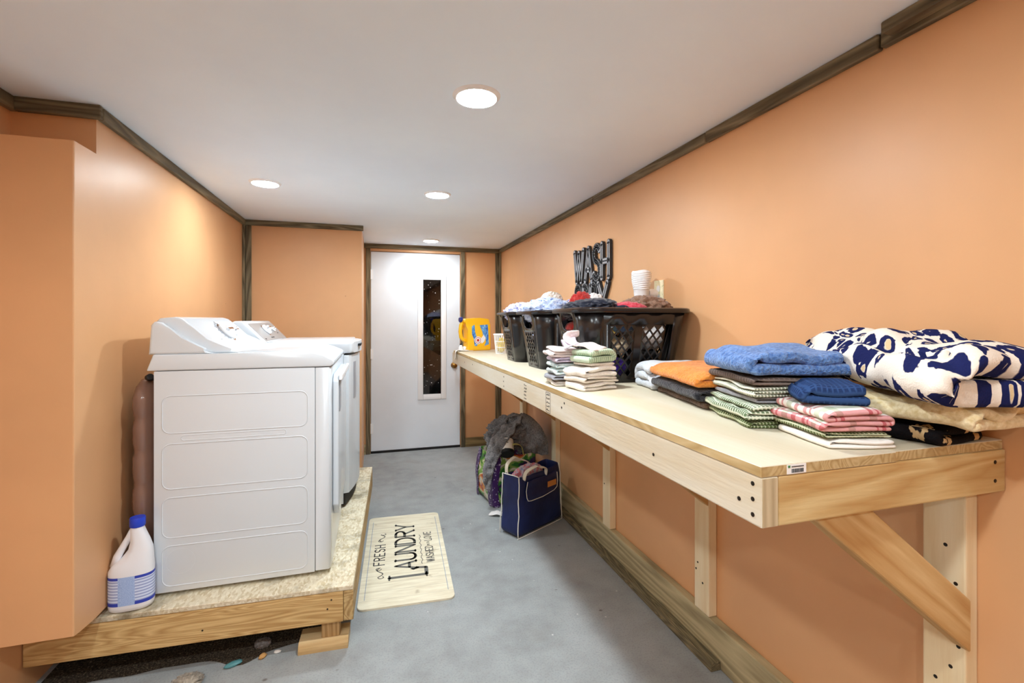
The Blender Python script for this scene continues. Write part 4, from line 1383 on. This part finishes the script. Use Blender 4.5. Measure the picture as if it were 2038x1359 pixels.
folded('bath_towel', 'thick blue towel folded on top of the tall pile', 'towel', (cx + .008, cy, ZT + zz), rt_, .268, .255, 2, .031, m_terryblue, GC, 36, .007, .012, .30, wr=.008)

# dish towels at the near end
GD = 'dish towels at the near end of the bench'
dx, dy, dr_ = .955, .785, m_(-14)
folded('dish_towel', 'white dish towel with thin lines at the foot of the near pile', 'dish towel', (dx + .006, dy - .004, ZT), dr_, .155, .175, 2, .010, waffle('white_checked', (238, 236, 232), (214, 212, 208), .03, .2), GD, 41, .002, .010, .1)
folded('dish_towel', 'thin olive green dish towel between the white and the plaid one', 'dish towel', (dx + .002, dy, ZT + .021), dr_, .145, .17, 2, .006, m_greend, GD, 42, .002, .008, .1)
folded('dish_towel', 'red, white and green plaid dish towel under the navy cloth', 'dish towel', (dx + .002, dy, ZT + .034), dr_, .165, .180, 4, .0115, m_plaid, GD, 43, .004, .012, .12, tuck=.006)
folded('waffle_cloth', 'navy waffle cloth folded on top of the plaid dish towel', 'cloth', (dx + .012, dy + .012, ZT + .081), m_(-38), .125, .14, 2, .022, m_navyw, GD, 44, .004, .006, .3)
# its white selvedge line
# leopard blankets -----------------------------------------------------
m_leo = leopard('navy_leopard_fleece', (238, 231, 220), (30, 36, 84), (214, 190, 150), 29.0)
m_leok = leopard('black_leopard_fleece', (24, 22, 25), (196, 168, 126), (24, 22, 25), 17.0, .62)
m_sherpa = fabric('cream_sherpa', (236, 222, 186), (208, 186, 136), 110, .8, 16)
def squash(o, xmax=XR - .012, zmin=None):
    """keep the cloth on the room side of the wall"""
    Mx = o.matrix_basis.copy()
    Mi = Mx.inverted()
    for v in o.data.vertices:
        p = Mx @ v.co
        if p.x > xmax - .08:
            e = p.x - (xmax - .08)
            p.x = xmax - .08 + .078 * (1 - math.exp(-e / .078))
        v.co = Mi @ p
    return o
GE = 'blankets at the near end of the bench'
o = folded('throw_blanket', 'black and tan spotted throw folded flat beneath the cream one', 'blanket', (1.185, .82, ZT), m_(6), .215, .30, 2, .022, m_leok, GE, 51, .004, .012, .15); squash(o)
o = folded('sherpa_blanket', 'cream fleece blanket squeezed between the two spotted blankets', 'blanket', (1.175, .80, ZT + .045), m_(4), .235, .40, 2, .025, m_sherpa, GE, 52, .010, .022, .25, wr=.014); squash(o)
o = folded('leopard_blanket', 'thick navy and cream leopard-spot blanket heaped on top of the cream one', 'blanket', (1.168, .83, ZT + .097), m_(-10), .28, .54, 2, .060, m_leo, GE, 53, .012, .018, .45, fan=.52, dome=.18, wr=.022); squash(o, XR - .03)

# ================================================================== far end of the bench
m_yel = plain('yellow_plastic', (246, 190, 26), .3, .5)
JX, JY = .822, 3.93
jg = thing('detergent_jug', 'yellow laundry detergent jug with blue label at the far end of the bench', 'jug', (JX, JY, ZT), m_(14))
jg.scale = (1.08, 1.08, 1.08)
bm = bmesh.new()
hull = [(-.072, 0), (.118, 0), (.124, .012), (.122, .20), (.108, .250), (.02, .258), (-.10, .250), (-.112, .238), (-.112, .225), (-.082, .20), (-.076, .16), (-.078, .03)]
prism(bm, hull, 'y', -.048, .048)
bevel(bm, .012, 3)
obj('jug_body', bm, m_yel, jg, smooth=50)
bm = bmesh.new()
tube(bm, [(-.096, 0, .236), (-.116, 0, .20), (-.122, 0, .15), (-.115, 0, .105), (-.096, 0, .085), (-.07, 0, .078)], .015, 12)
obj('jug_handle', bm, m_yel, jg, smooth=True)
bm = bmesh.new(); lathe(bm, [(.021, 0), (.021, .018), (.018, .022)], 20, 1, 1, Matrix.Translation((-.108, 0, .243)) @ Matrix.Rotation(m_(-90), 4, 'Y'))
obj('jug_cap', bm, plain('dark_blue_cap', (34, 44, 128), .35), jg, smooth=40)
bm = bmesh.new(); lathe(bm, [(.012, 0), (.014, .014), (.010, .02)], 14, 1, 1, Matrix.Translation((-.077, 0, .022)) @ Matrix.Rotation(m_(-90), 4, 'Y'))
obj('jug_spout', bm, m_plastic_white, jg, smooth=40)
Mj = Matrix.Translation((0, -.0484, 0)) @ Matrix.Rotation(m_(90), 4, 'X')
k = Mat('blue_label', (70, 140, 214), .4)
v = k.coord('Object')
k.color(k.ramp(k.noise(v, 30.0, 3.0, .6, 1.5), [(.35, (38, 84, 184)), (.55, (96, 168, 228)), (.72, (196, 226, 246))]))
bm = bmesh.new()
prism(bm, [(-.046, .19), (-.022, .205), (-.018, .15), (-.002, .10), (.012, .06), (-.004, .035), (-.022, .04), (-.028, .09), (-.044, .13)], 'z', 0, .0006, Mj)
prism(bm, [(.022, .20), (.095, .205), (.104, .05), (.064, .035), (.078, .065), (.075, .09), (.052, .12), (.045, .15)], 'z', 0, .0006, Mj)
lb = obj('jug_label', bm, k.m, jg)
bm = bmesh.new()
for cx_, cy_, r0, hh in ((.008, .082, .030, .0010),):
    prism(bm, [(cx_ + r0 * math.cos(t * .2618), cy_ + r0 * math.sin(t * .2618)) for t in range(24)], 'z', 0, hh, Mj)
prism(bm, [(.03, .09), (.058, .125), (.075, .10), (.062, .07), (.04, .055)], 'z', 0, .0010, Mj)
obj('label_emblem', bm, m_plastic_white, lb)
bm = bmesh.new()
stroke(bm, [(.008 + .022 * math.cos(t * .2618), .082 + .022 * math.sin(t * .2618)) for t in range(25)], .004, .0014, Mj)
prism(bm, [(.008 + .011 * math.cos(t * .5236), .082 + .011 * math.sin(t * .5236)) for t in range(12)], 'z', 0, .0014, Mj)
obj('emblem_mark', bm, plain('emblem_red', (196, 52, 44), .5), lb)
# white bottle lying behind the jug, rag, wire basket, spray bottle
bm = bmesh.new(); lathe(bm, [(.018, 0), (.020, .004), (.020, .03), (.012, .042), (.010, .05)], 18)
sb = obj('small_bottle', bm, m_plastic_white, None, (.700, 3.90, ZT), 0, 40); tag(sb, 'small white bottle with dark top beside the yellow jug', 'bottle')
bm = bmesh.new(); lathe(bm, [(.0105, .05), (.0105, .058), (.008, .06)], 14); obj('bottle_top', bm, m_dark, sb)
m_rag = printed('white_speckled_rag', (236, 234, 230), [((170, 170, 180), .64)], 60)
rg = ribbon('rag', [(.78, 3.915, ZT + .004), (.72, 3.88, ZT + .006), (.668, 3.85, ZT + .006), (.646, 3.835, ZT - .004), (.640, 3.83, ZT - .035), (.640, 3.825, ZT - .065)], .10, m_rag, .004, 4, .004, None, (.25, 1, 0), taper=(1, .55))
tag(rg, 'white speckled rag hanging over the far front corner of the bench', 'cloth')
wb = thing('plastic_basket', 'small white open plastic basket beside the far laundry basket', 'basket', (.945, 3.50, ZT))
bm = bmesh.new()
n = 20
for j in range(n):
    a = 2 * math.pi * j / n
    tube(bm, [(.042 * math.cos(a), .042 * math.sin(a), .004), (.056 * math.cos(a), .056 * math.sin(a), .145)], .0028, 6)
for z, r in ((.05, .047), (.095, .0515)):
    tube(bm, [(r * math.cos(2 * math.pi * j / 24), r * math.sin(2 * math.pi * j / 24), z) for j in range(24)], .0026, 6, True)
lathe(bm, [(.043, 0), (.044, .006), (.03, .007)], 24)
obj('basket_sides', bm, m_plastic_white, wb, smooth=40)
bm = bmesh.new()
tube(bm, [(.058 * math.cos(2 * math.pi * j / 32), .058 * math.sin(2 * math.pi * j / 32), .148) for j in range(32)], .006, 8, True)
obj('basket_rim', bm, m_plastic_white, wb, smooth=True)
mound('yellow_sponge', 'yellow sponge sitting inside the small white basket', 'sponge', (.945, 3.50, ZT + .066), (.036, .034, .056), m_yellow, 61, .12, 1.6, sub=4)
bm = bmesh.new()
lathe(bm, [(.034, 0), (.037, .006), (.037, .12), (.03, .15), (.020, .17), (.018, .23), (.016, .232)], 24)
sp = obj('cleaner_bottle', bm, m_plastic_white, None, (1.000, 3.385, ZT), 0, 50); tag(sp, 'tall white cleaner bottle with orange label, beside the small white basket', 'bottle')
bm = bmesh.new()
A = [bm.verts.new((.0374 * math.cos(2 * math.pi * j / 24), .0374 * math.sin(2 * math.pi * j / 24), .045)) for j in range(24)]
C = [bm.verts.new((.0374 * math.cos(2 * math.pi * j / 24), .0374 * math.sin(2 * math.pi * j / 24), .115)) for j in range(24)]
for j in range(24):
    bm.faces.new((A[j], A[(j + 1) % 24], C[(j + 1) % 24], C[j]))
obj('bottle_label', bm, plain('orange_label', (232, 150, 30), .5), sp)

# ================================================================== on the wall
# letter sign: dark body, grey face, dark centre line
SX = XR - .004
Ms = Matrix.Translation((SX, 2.915, 0)) @ Matrix(((0, 0, -1, 0), (-1, 0, 0, 0), (0, 1, 0, 0), (0, 0, 0, 1)))
sg = thing('wall_sign', 'dark grey cut-out WASH & DRY letter sign on the orange wall', 'sign', (SX, 2.68, 1.60))
def sign_layer(w, z0, z1):
    bm = bmesh.new()
    x = .020
    for ch, cw in (('W', .135), ('A', .090), ('S', .075), ('H', .085)):
        for pl in GL[ch]:
            stroke(bm, [(x + px_ * cw, 1.590 + py_ * .200) for px_, py_ in pl], w, z1, Ms, z0)
        x += cw + .030
    x = .030
    for ch, cw in (('&', .095), ('D', .075), ('R', .075), ('Y', .115)):
        for pl in GL[ch]:
            stroke(bm, [(x + px_ * cw, 1.375 + py_ * .185) for px_, py_ in pl], w, z1, Ms, z0)
        x += cw + .030
    bmesh.ops.translate(bm, verts=bm.verts, vec=(-SX, -2.68, -1.60))
    return bm
obj('sign_body', sign_layer(.038, 0, .016), plain('charcoal_sign', (50, 52, 56), .6), sg)
obj('sign_face', sign_layer(.030, .016, .0168), plain('grey_sign_face', (158, 160, 164), .55), sg)
obj('sign_inline', sign_layer(.008, .0168, .0174), plain('dark_sign_line', (44, 45, 50), .6), sg)
# outlet plate and plug-in warmer
OYc, OZc = 1.945, 1.470
op = thing('outlet_plate', 'cream floral outlet cover plate on the orange wall', 'outlet', (XR, OYc, OZc))
bm = rbox(-.007, 0, -.037, .037, -.060, .060, .003, 2)
obj('plate', bm, printed('cream_floral_plate', (240, 232, 198), [((176, 186, 120), .62)], 60), op)
bm = bmesh.new()
for z in (-.02, .02):
    prism(bm, [(.014 * math.cos(t * .5236), z + .016 * math.sin(t * .5236)) for t in range(12)], 'x', -.0085, -.007)
obj('socket', bm, m_plastic_white, op)
wm = thing('plug_in_warmer', 'white ribbed plug-in scent warmer on the cream outlet plate', 'warmer', (XR - .10, OYc, OZc + .03))
wm.scale = (.92, .92, .92)
bm = bmesh.new()
lathe(bm, [(.026, -.058), (.034, -.056), (.037, -.045), (.0385, -.02), (.040, -.018)], 32)
obj('warmer_base', bm, m_plastic_white, wm, smooth=40)
bm = bmesh.new()
pr = [(.039, -.018)]
for i in range(40):
    z = -.017 + .088 * i / 39
    pr.append((.0395 + .0095 * math.sin(min(1, i / 30) * math.pi / 2) + (.0016 if i % 4 < 2 else -.0012), z))
pr += [(.046, .074), (.043, .078), (.038, .074), (.034, .0)]
lathe(bm, pr, 40)
for v in bm.verts:
    a = math.atan2(v.co.y, v.co.x)
    v.co.z += .0022 * math.sin(a * 3 + v.co.z * 90)
obj('warmer_cup', bm, m_plastic_white, wm, smooth=60)
bm = bmesh.new(); lathe(bm, [(.019, 0), (.023, .012), (.023, .04), (.017, .05)], 20, 1, 1, Matrix.Translation((.040, 0, -.036)) @ Matrix.Rotation(m_(90), 4, 'Y'))
obj('warmer_plug', bm, m_plastic_white, wm, smooth=40)

# ================================================================== bags on the floor
k = Mat('navy_nylon', (28, 42, 98), .5, .4)
v = k.coord('Object')
k.color(k.ramp(k.noise(v, 6.0, 3.0), [(.35, (18, 26, 66)), (.7, (28, 42, 96))]))
k.bump(k.math('ADD', k.noise(v, 9.0, 3.0, .6, .8), k.math('MULTIPLY', k.noise(v, 500.0, 1.0), .2)), .35, .012)
m_nav = k.m
m_rope = fabric('cream_webbing', (226, 218, 200), (200, 190, 168), 300, .3)
NR = m_(29)
nb = thing('tote_bag', 'navy blue fabric bag with white piping and cream handles on the floor', 'bag', (.838, 2.722, 0), NR)
NW, ND, NH = .43, .155, .385
def nbp(s, d, h):
    """soft box: s along the wide face, d depth, h height (0..1)"""
    bul = math.sin(math.pi * min(1, max(0, h))) * .010
    taper = 1 - .05 * h
    x = NW * (.5 + (s - .5) * taper) + .012 * nz(s * 2, d, h * 2, 1.3, 3)
    y = ND * (.5 + (d - .5) * (1 - .18 * h)) + (bul if d > .5 else -bul) * (1 - abs(2 * s - 1) ** 3) + .014 * nz(s * 2, d * 2, h * 2.2, 1.4, 6) * h + .010 * nz(s * 3, d * 3, h * 4, 1.9, 16) * h
    z = NH * h - .05 * h * max(0, math.sin(s * math.pi)) * .4 + .02 * h * nz(s, 0, 0, 3, 9)
    return (x, y, z)
bm = bmesh.new()
per = [(i / 12, 0) for i in range(12)] + [(1, i / 6) for i in range(6)] + [(1 - i / 12, 1) for i in range(12)] + [(0, 1 - i / 6) for i in range(6)]
rings = [[bm.verts.new(nbp(s, d, h / 12)) for s, d in per] for h in range(13)]
for A, C in zip(rings, rings[1:]):
    for j in range(len(per)):
        bm.faces.new((A[j], A[(j + 1) % len(per)], C[(j + 1) % len(per)], C[j]))
bm.faces.new(rings[0][::-1])
body = obj('bag_body', bm, m_nav, nb, smooth=True)
solid(body, .005, 1, -1)
m_pipe = plain('white_piping', (226, 224, 216), .6)
bm = bmesh.new()
for s, d in ((.012, -.012), (.99, -.012), (0, 1.0)):
    tube(bm, [nbp(s, d, h / 16) for h in range(17)], .0032, 6)
tube(bm, [nbp(0, i / 8, 1.0) for i in range(9)], .003, 6)
tube(bm, [nbp(i / 12, -.01, 0.01) for i in range(13)], .0026, 6)
obj('piping', bm, m_pipe, nb, smooth=True)
def front(s, h, off=-.012):
    p = nbp(s, 0, h); return (p[0], p[1] + off, p[2])
# front pocket
pk = []
for i in range(9):
    pk.append([front(.16 + .72 * j / 10, .58 + .34 * i / 8, -.009) for j in range(11)])
o = grid_mesh('front_pocket', pk, m_nav, [[(0, 0)] * 11] * 9, nb); solid(o, .006, 1)
bm = bmesh.new()
tube(bm, [front(.16, .92), front(.16, .75), front(.165, .64), front(.19, .59), front(.25, .575), front(.5, .575), front(.78, .60), front(.85, .64), front(.88, .74), front(.88, .88)], .0024, 6)
obj('pocket_piping', bm, m_pipe, o, smooth=True)
p0, p1 = front(.62, .75, -.016), front(.82, .75, -.016)
bm = bmesh.new(); box(bm, p0[0], p1[0], min(p0[1], p1[1]) - .002, min(p0[1], p1[1]) + .001, p0[2] - .016, p0[2] + .020)
obj('leather_tag', bm, plain('tan_leather', (196, 130, 66), .6), o)
for d, zt_, lean in ((-.02, .055, -.03), (.98, .075, .02)):
    a, c = nbp(.10, d, 1.0), nbp(.62, d, 1.0)
    pts = [(a[0], a[1] + lean * .2, a[2] - .02), (a[0] + .01, a[1] + lean * .6, a[2] + zt_ * .6), (a[0] + .09, a[1] + lean, a[2] + zt_), (c[0] - .09, c[1] + lean, c[2] + zt_ * .8), (c[0] - .01, c[1] + lean * .6, c[2] + zt_ * .35), (c[0], c[1] + lean * .2, c[2] - .03)]
    ribbon('bag_handle', pts, .026, m_rope, .006, 3, .001, nb, (0, 1, .15))
def inbag(s, d, z):
    p = Matrix.Rotation(NR, 4, 'Z') @ Vector((NW * s, ND * d, z)); return (p.x + .838, p.y + 2.722, p.z)
mound('bag_clothing', 'pink and grey cloth bulging from the top of the navy bag', 'clothing', inbag(.40, .5, NH - .055), (.135, .045, .072), printed('pink_grey_print', (190, 178, 190), [((206, 120, 132), .5), ((150, 160, 190), .6)], 18), 71, .22, 2.0, NR, None, 5)

# printed shopping bag with things on it
GXr = m_(8)
k = Mat('printed_shopping_bag', (90, 120, 60), .35, .5)
v = k.coord('Object')
n1 = k.noise(v, 7.0, 2.0, .5, 1.0)
n2 = k.noise(v, 13.0, 2.0, .5, .8)
c = k.ramp(n1, [(.34, (52, 34, 74)), (.40, (56, 120, 52)), (.47, (132, 168, 84)), (.53, (214, 206, 186)), (.60, (214, 138, 62)), (.68, (160, 50, 48))], 'CONSTANT')
c = k.mix(k.ramp(n2, [(.62, 0.0), (.66, .8)]), c, (222, 222, 206))
k.color(c)
k.bump(k.noise(v, 14.0, 3.0), .4, .01)
m_shop = k.m
k = Mat('purple_bag_edge', (70, 40, 96), .35, .5)
v = k.coord('Object')
k.color(k.ramp(k.noise(v, 60.0, 2.0), [(.60, (66, 36, 92)), (.64, (210, 200, 220))]))
m_purpe = k.m
SW, SD, SH = .36, .33, .36
SLX, SLY = .815, 3.235
shp = thing('shopping_bag', 'colourful printed shopping bag with purple edges behind the navy bag', 'bag', (SLX, SLY, 0), GXr)
def sp_(s, d, h):
    x = SW * s + .02 * nz(s * 2, d * 2, h * 2, 1.7, 12) - .02 * math.sin(h * math.pi) * (1 - s) + .03 * (h) * (.5 - s)
    y = SD * d + .018 * nz(s * 2, d * 2, h * 2, 1.7, 15)
    return (x, y, SH * h)
bm = bmesh.new()
rings = [[bm.verts.new(sp_(s, d, h / 10)) for s, d in per] for h in range(11)]
for A, C in zip(rings, rings[1:]):
    for j in range(len(per)):
        bm.faces.new((A[j], A[(j + 1) % len(per)], C[(j + 1) % len(per)], C[j]))
bm.faces.new(rings[0][::-1])
o = obj('bag_body', bm, m_shop, shp, smooth=True); solid(o, .004, 1, -1)
def strip(s0, d0, s1, d1):
    rows = [[tuple(Vector(sp_(s0 + (s1 - s0) * j / 4, d0 + (d1 - d0) * j / 4, h / 12)) + Vector((-.004, -.004, 0))) for j in range(5)] for h in range(13)]
    o = grid_mesh('bag_edge', rows, m_purpe, [[(0, 0)] * 5] * 13, shp); solid(o, .004, 1)
    return o
strip(-.004, .20, -.004, -.004)
strip(-.004, 1.0, -.004, .80)
strip(-.004, -.008, .16, -.008)
ribbon('bag_handle', [sp_(.3, -.02, .98), (.09, -.035, .42), (.14, -.04, .45), (.20, -.035, .43), sp_(.66, -.02, .98)], .025, plain('olive_strap', (176, 164, 96), .6), .004, 2, .001, shp, (0, 1, .2))
def inshop(s, d, z):
    p = Matrix.Rotation(GXr, 4, 'Z') @ Vector((SW * s, SD * d, z)); return Vector((p.x + SLX, p.y + SLY, p.z))
mound('bag_filling', 'mixed coloured wrappers filling the top of the shopping bag', 'wrappers', inshop(.45, .5, .31), (.14, .14, .10), printed('mixed_wrappers', (90, 60, 110), [((190, 60, 50), .54), ((150, 180, 200), .58), ((226, 140, 60), .62)], 16), 81, .2, 2.0, sub=5)
# rolled tin lying on the bag
pt = (.915, 3.235, .425)
tn = thing('label_tin', 'white-labelled tin tilted on top of the shopping bag under the grey blanket', 'tin', pt)
tn.rotation_euler = (m_(-38), m_(28), m_(20))
bm = bmesh.new(); lathe(bm, [(.048, -.058), (.050, -.055), (.050, .055), (.048, .058)], 28)
obj('tin_body', bm, m_dark, tn, smooth=40)
bm = bmesh.new()
A = [bm.verts.new((.0504 * math.cos(2 * math.pi * j / 28), .0504 * math.sin(2 * math.pi * j / 28), -.035)) for j in range(28)]
C = [bm.verts.new((.0504 * math.cos(2 * math.pi * j / 28), .0504 * math.sin(2 * math.pi * j / 28), .05)) for j in range(28)]
for j in range(28):
    bm.faces.new((A[j], A[(j + 1) % 28], C[(j + 1) % 28], C[j]))
k = Mat('white_tin_label', (222, 216, 206), .55)
k.color(k.ramp(k.noise(k.coord('Object', (1, 1, 2.5)), 40.0, 2.0), [(.62, (222, 216, 206)), (.66, (120, 112, 104))]))
obj('tin_label', bm, k.m, tn, smooth=True)
# grey fleece blanket heaped over the bag with one end hanging
m_grey = fabric('charcoal_fleece', (138, 136, 137), (78, 77, 79), 120, .9, 10, .95, .006)
gb = thing('fleece_blanket', 'charcoal grey fleece blanket heaped over the shopping bag, one end hanging', 'blanket', inshop(.5, .5, .40))
off = -Vector(gb.location)
mound('blanket_heap', None, None, Vector((1.03, 3.47, .475)) + off, (.185, .165, .135), m_grey, 85, .40, 2.4, .3, None, 6, .75, gb)
ribbon('blanket_end', [Vector(p) + off for p in ((1.02, 3.42, .60), (.94, 3.33, .575), (.86, 3.255, .50), (.805, 3.215, .42), (.772, 3.20, .33), (.762, 3.195, .25), (.765, 3.19, .18))], .15, m_grey, .014, 7, .022, gb, (.9, -.35, .35), nw=12, taper=(1.35, .25))
ribbon('blanket_end', [Vector(p) + off for p in ((1.02, 3.40, .60), (1.07, 3.31, .575), (1.115, 3.27, .52), (1.14, 3.27, .45), (1.15, 3.29, .37))], .16, m_grey, .016, 9, .024, gb, (.75, -.35, .5), nw=12, taper=(1.1, 1.25))
for i, (cx_, cz_, r_, ph) in enumerate(((1.00, .585, .085, .4), (1.045, .57, .060, 1.6), (1.10, .545, .070, 2.6))):
    pts = [Vector((cx_ + r_ * math.cos(ph + t * .42) * (1 - .03 * t), 3.385 + .05 * math.sin(ph + t * .42) - .004 * t, cz_ + .6 * r_ * math.sin(ph + t * .42 + .5) * (1 - .03 * t))) + off for t in range(11)]
    ribbon('blanket_fold', pts, .055, m_grey, .018, 20 + i, .010, gb, (.2, -.5, .85), nw=6, taper=(.8, 1.1))
gb.location.z -= .03
# white paper on the floor between the bags
rb_ = ribbon('paper_bag', [(.88, 3.10, .006), (.84, 3.09, .012), (.80, 3.10, .022), (.775, 3.12, .012), (.765, 3.135, .004)], .07, m_whitec, .003, 5, .008, None, (.3, 1, .1), taper=(1, .6))
tag(rb_, 'crumpled white paper on the floor behind the navy bag', 'paper')
